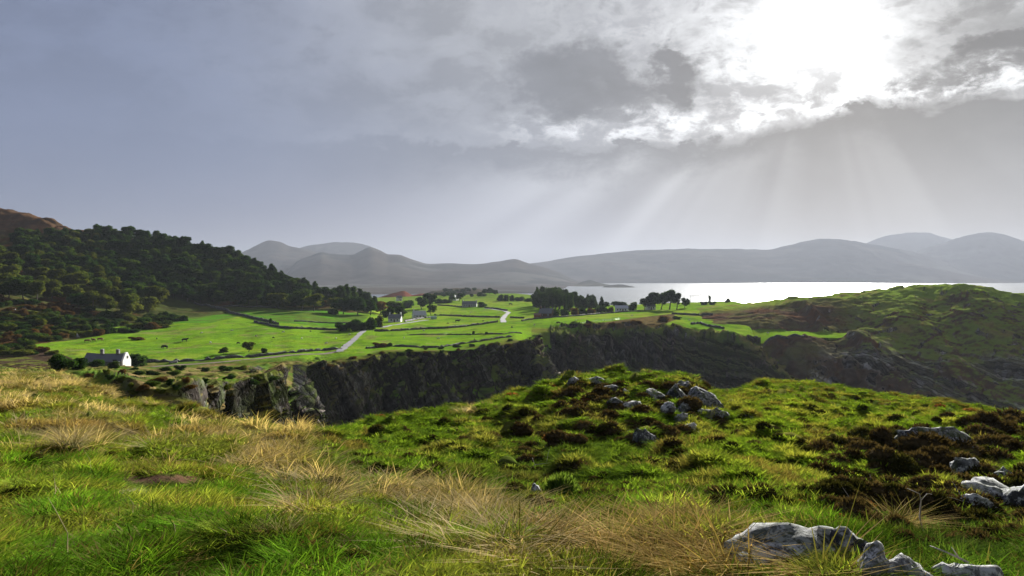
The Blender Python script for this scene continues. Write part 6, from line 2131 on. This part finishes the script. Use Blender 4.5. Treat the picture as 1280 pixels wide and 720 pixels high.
do_scatter('short_grass', X, Y, z, keep, (0.38 + 0.5 * lum_).clip(.18, .95) * np.interp(Y, [3.5, 9], [.62, 1.0]), 0.8 + 0.03 * Y, t_, TURF, 'short bright green turf underfoot')
# longer lush tufts in humps
X, Y, z, qx, qy = sample_ground(33000, 3.6, 24, power=2.0)
pw, hw_ = pale_w(qx, qy), heath_w(qx, qy)
soil = 1.5 * blob(qx, qy, 190, 606, 75, 18) + blob(qx, qy, 330, 715, 40, 16) + blob(qx, qy, 6, 660, 30, 18)
m = fbm(X / 0.42, Y / 0.5, oct=3, seed=83)
keep = (m > 0.12) & (rng.uniform(0, 1, len(X)) > soil * 1.2) & (rng.uniform(0, 1, len(X)) > hw_ * .7) & drop_mask(X, Y, z, qx)
t_ = tints(len(X), (0.095, 0.205, 0.016), (0.205, 0.245, 0.042), sstep(fbm(X / .6, Y / .7, oct=3, seed=84), -.2, .35), .3)
t_ = lerp(t_, np.array((0.16, 0.11, 0.05))[None].repeat(len(X), 0), (rng.uniform(0, 1, len(X)) < .12) * .8)
t_ = lerp(t_, np.array((0.22, 0.155, 0.06))[None].repeat(len(X), 0), np.clip(pw * .9, 0, 1))
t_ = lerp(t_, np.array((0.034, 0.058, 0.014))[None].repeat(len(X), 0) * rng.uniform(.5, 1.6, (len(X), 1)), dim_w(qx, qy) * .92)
t_ = t_ * (0.45 + 0.9 * sstep(fbm(X / .9, Y / 1.0, oct=3, seed=88), -.35, .3))[:, None]
sz = sstep(m, .12, .45)
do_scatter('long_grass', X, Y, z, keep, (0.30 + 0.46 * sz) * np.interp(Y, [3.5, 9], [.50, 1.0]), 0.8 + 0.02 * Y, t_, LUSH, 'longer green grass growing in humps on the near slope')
# hummocky mid slope
X, Y, z, qx, qy = sample_ground(122000, 12, 66, power=2.0)
pw, hw_ = pale_w(qx, qy), heath_w(qx, qy)
m = fbm(X / 0.9, Y / 0.9, oct=3, seed=85)
g2 = fbm(X / 4, Y / 4, oct=3, seed=86)
keep = (rng.uniform(0, 1, len(X)) > hw_ * .75) & drop_mask(X, Y, z, qx)
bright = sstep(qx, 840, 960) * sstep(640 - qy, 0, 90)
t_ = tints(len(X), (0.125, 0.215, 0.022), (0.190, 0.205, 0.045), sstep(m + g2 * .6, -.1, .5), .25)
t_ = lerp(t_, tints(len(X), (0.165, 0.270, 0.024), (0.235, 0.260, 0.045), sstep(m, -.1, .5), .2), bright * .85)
t_ = lerp(t_, np.array((0.085, 0.050, 0.028))[None].repeat(len(X), 0), sstep(m - g2 * .5, .3, .5) * .6)
t_ = lerp(t_, np.array((0.24, 0.17, 0.08))[None].repeat(len(X), 0), np.clip(pw * .9, 0, 1))
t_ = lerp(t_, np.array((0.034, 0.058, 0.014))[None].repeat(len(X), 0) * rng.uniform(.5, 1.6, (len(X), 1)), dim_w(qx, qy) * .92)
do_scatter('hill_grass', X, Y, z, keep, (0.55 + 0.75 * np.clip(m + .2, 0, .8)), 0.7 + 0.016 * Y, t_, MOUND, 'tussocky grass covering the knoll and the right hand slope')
# pale bent grass
X, Y, z, qx, qy = sample_ground(192000, 3.6, 90, power=2.0)
pw = pale_w(qx, qy)
cl_ = fbm(X / (0.5 + Y * .02), Y / (0.6 + Y * .02), oct=2, seed=87)
keep = (rng.uniform(0, 1, len(X)) < pw * (sstep(cl_, -.12, .38) * .34 + .10)) & drop_mask(X, Y, z, qx)
gold = sstep(qx, 620, 760) * sstep(qy, 630, 665)
t_ = tints(len(X), (0.520, 0.430, 0.270), (0.380, 0.310, 0.165), sstep(cl_, -.2, .5), .18)
t_ = lerp(t_, tints(len(X), (0.430, 0.310, 0.140), (0.300, 0.235, 0.085), sstep(cl_, -.2, .5), .2), gold)
t_ = lerp(t_, np.array((0.15, 0.15, 0.04))[None].repeat(len(X), 0), (rng.uniform(0, 1, len(X)) < .22) * 1.0)
near = keep & (Y < 22)
do_scatter('pale_grass', X, Y, z, near, ((0.24 + .44 * np.clip(cl_ + .1, 0, 1) + 0.014 * Y) * rng.uniform(.6, 1.25, len(X)) * np.interp(Y, [4, 6, 8.5, 11], [.34, .48, .70, 1.0])), 0.85 + .03 * Y, t_, TALL, 'long pale dry grass bending in the wind')
far = keep & (Y >= 22)
do_scatter('pale_grass', X, Y, z, far, 0.65 + .5 * np.clip(cl_ + .3, 0, 1), 0.8 + .012 * Y, t_, FARP, 'pale dry grass band along the rim on the left')

# distinct single tussocks
TS = []
for i, (px, py, hpx, col, lab) in enumerate([
    (90, 558, 46, (0.36, 0.27, 0.14), 'large pale tussock at the left, biggest of its row'), (40, 552, 36, (0.34, 0.26, 0.13), 'pale tussock at the far left of the row'), (140, 556, 38, (0.33, 0.25, 0.12), 'pale tussock right of the biggest one'),
    (402, 628, 42, (0.34, 0.25, 0.13), 'upright straw coloured tussock beside the dark round one'), (476, 620, 24, (0.12, 0.085, 0.05), 'dark brown rounded tussock in the middle foreground'), (523, 640, 34, (0.15, 0.15, 0.04), 'green based tussock with straw tips in the middle foreground'),
    (352, 668, 44, (0.30, 0.24, 0.11), 'thin yellow tussock in the short turf'), (455, 655, 22, (0.08, 0.09, 0.02), 'low dark green tussock left of the long grass'), (590, 690, 38, (0.22, 0.18, 0.06), 'tussock leaning left at the edge of the golden grass'),
    (650, 700, 40, (0.14, 0.12, 0.035), 'drooping mop headed tussock in the golden grass'), (730, 660, 34, (0.15, 0.16, 0.03), 'yellow green mossy tussock in the golden grass'), (800, 690, 44, (0.26, 0.17, 0.06), 'golden tussock in the middle of the bottom edge'),
    (900, 700, 46, (0.25, 0.16, 0.06), 'golden tussock left of the long pale slab'), (1122, 668, 40, (0.18, 0.14, 0.05), 'straw tussock in front of the heather'), (1040, 705, 36, (0.16, 0.13, 0.04), 'tussock growing against the front of the long pale slab')]):
    me = tuft_mesh('tussock', 760 + i, 260, 0.22, 0.48, 0.0030, 1.0, 0.62)
    p = at(px, py)
    o = link('grass_tussock', me)
    s = hpx * p.y / F / 0.62
    o.location = p; o.scale = (s * .9, s * .9, s)
    o.rotation_euler = (0, .08, random.uniform(0, 6.28))
    mm, n_ = mat_new('tussock_blades')
    h_ = n_.node('ShaderNodeAttribute', attribute_name='h')
    cc = n_.mix(Sx(n_, h_.outputs['Fac']), tuple(np.array(col) * np.array((.35, .5, .3))), tuple(np.array(col) * 1.25))
    d_ = n_.node('ShaderNodeBsdfDiffuse'); n_.put(d_.inputs[0], cc)
    tr_ = n_.node('ShaderNodeBsdfTranslucent'); n_.put(tr_.inputs[0], cc)
    mx_ = n_.node('ShaderNodeMixShader'); mx_.inputs[0].default_value = .5
    n_.l.new(d_.outputs[0], mx_.inputs[1]); n_.l.new(tr_.outputs[0], mx_.inputs[2])
    finish(mm, n_, mx_.outputs[0])
    me.materials.clear(); me.materials.append(mm)
    tag(o, lab, 'tussock')
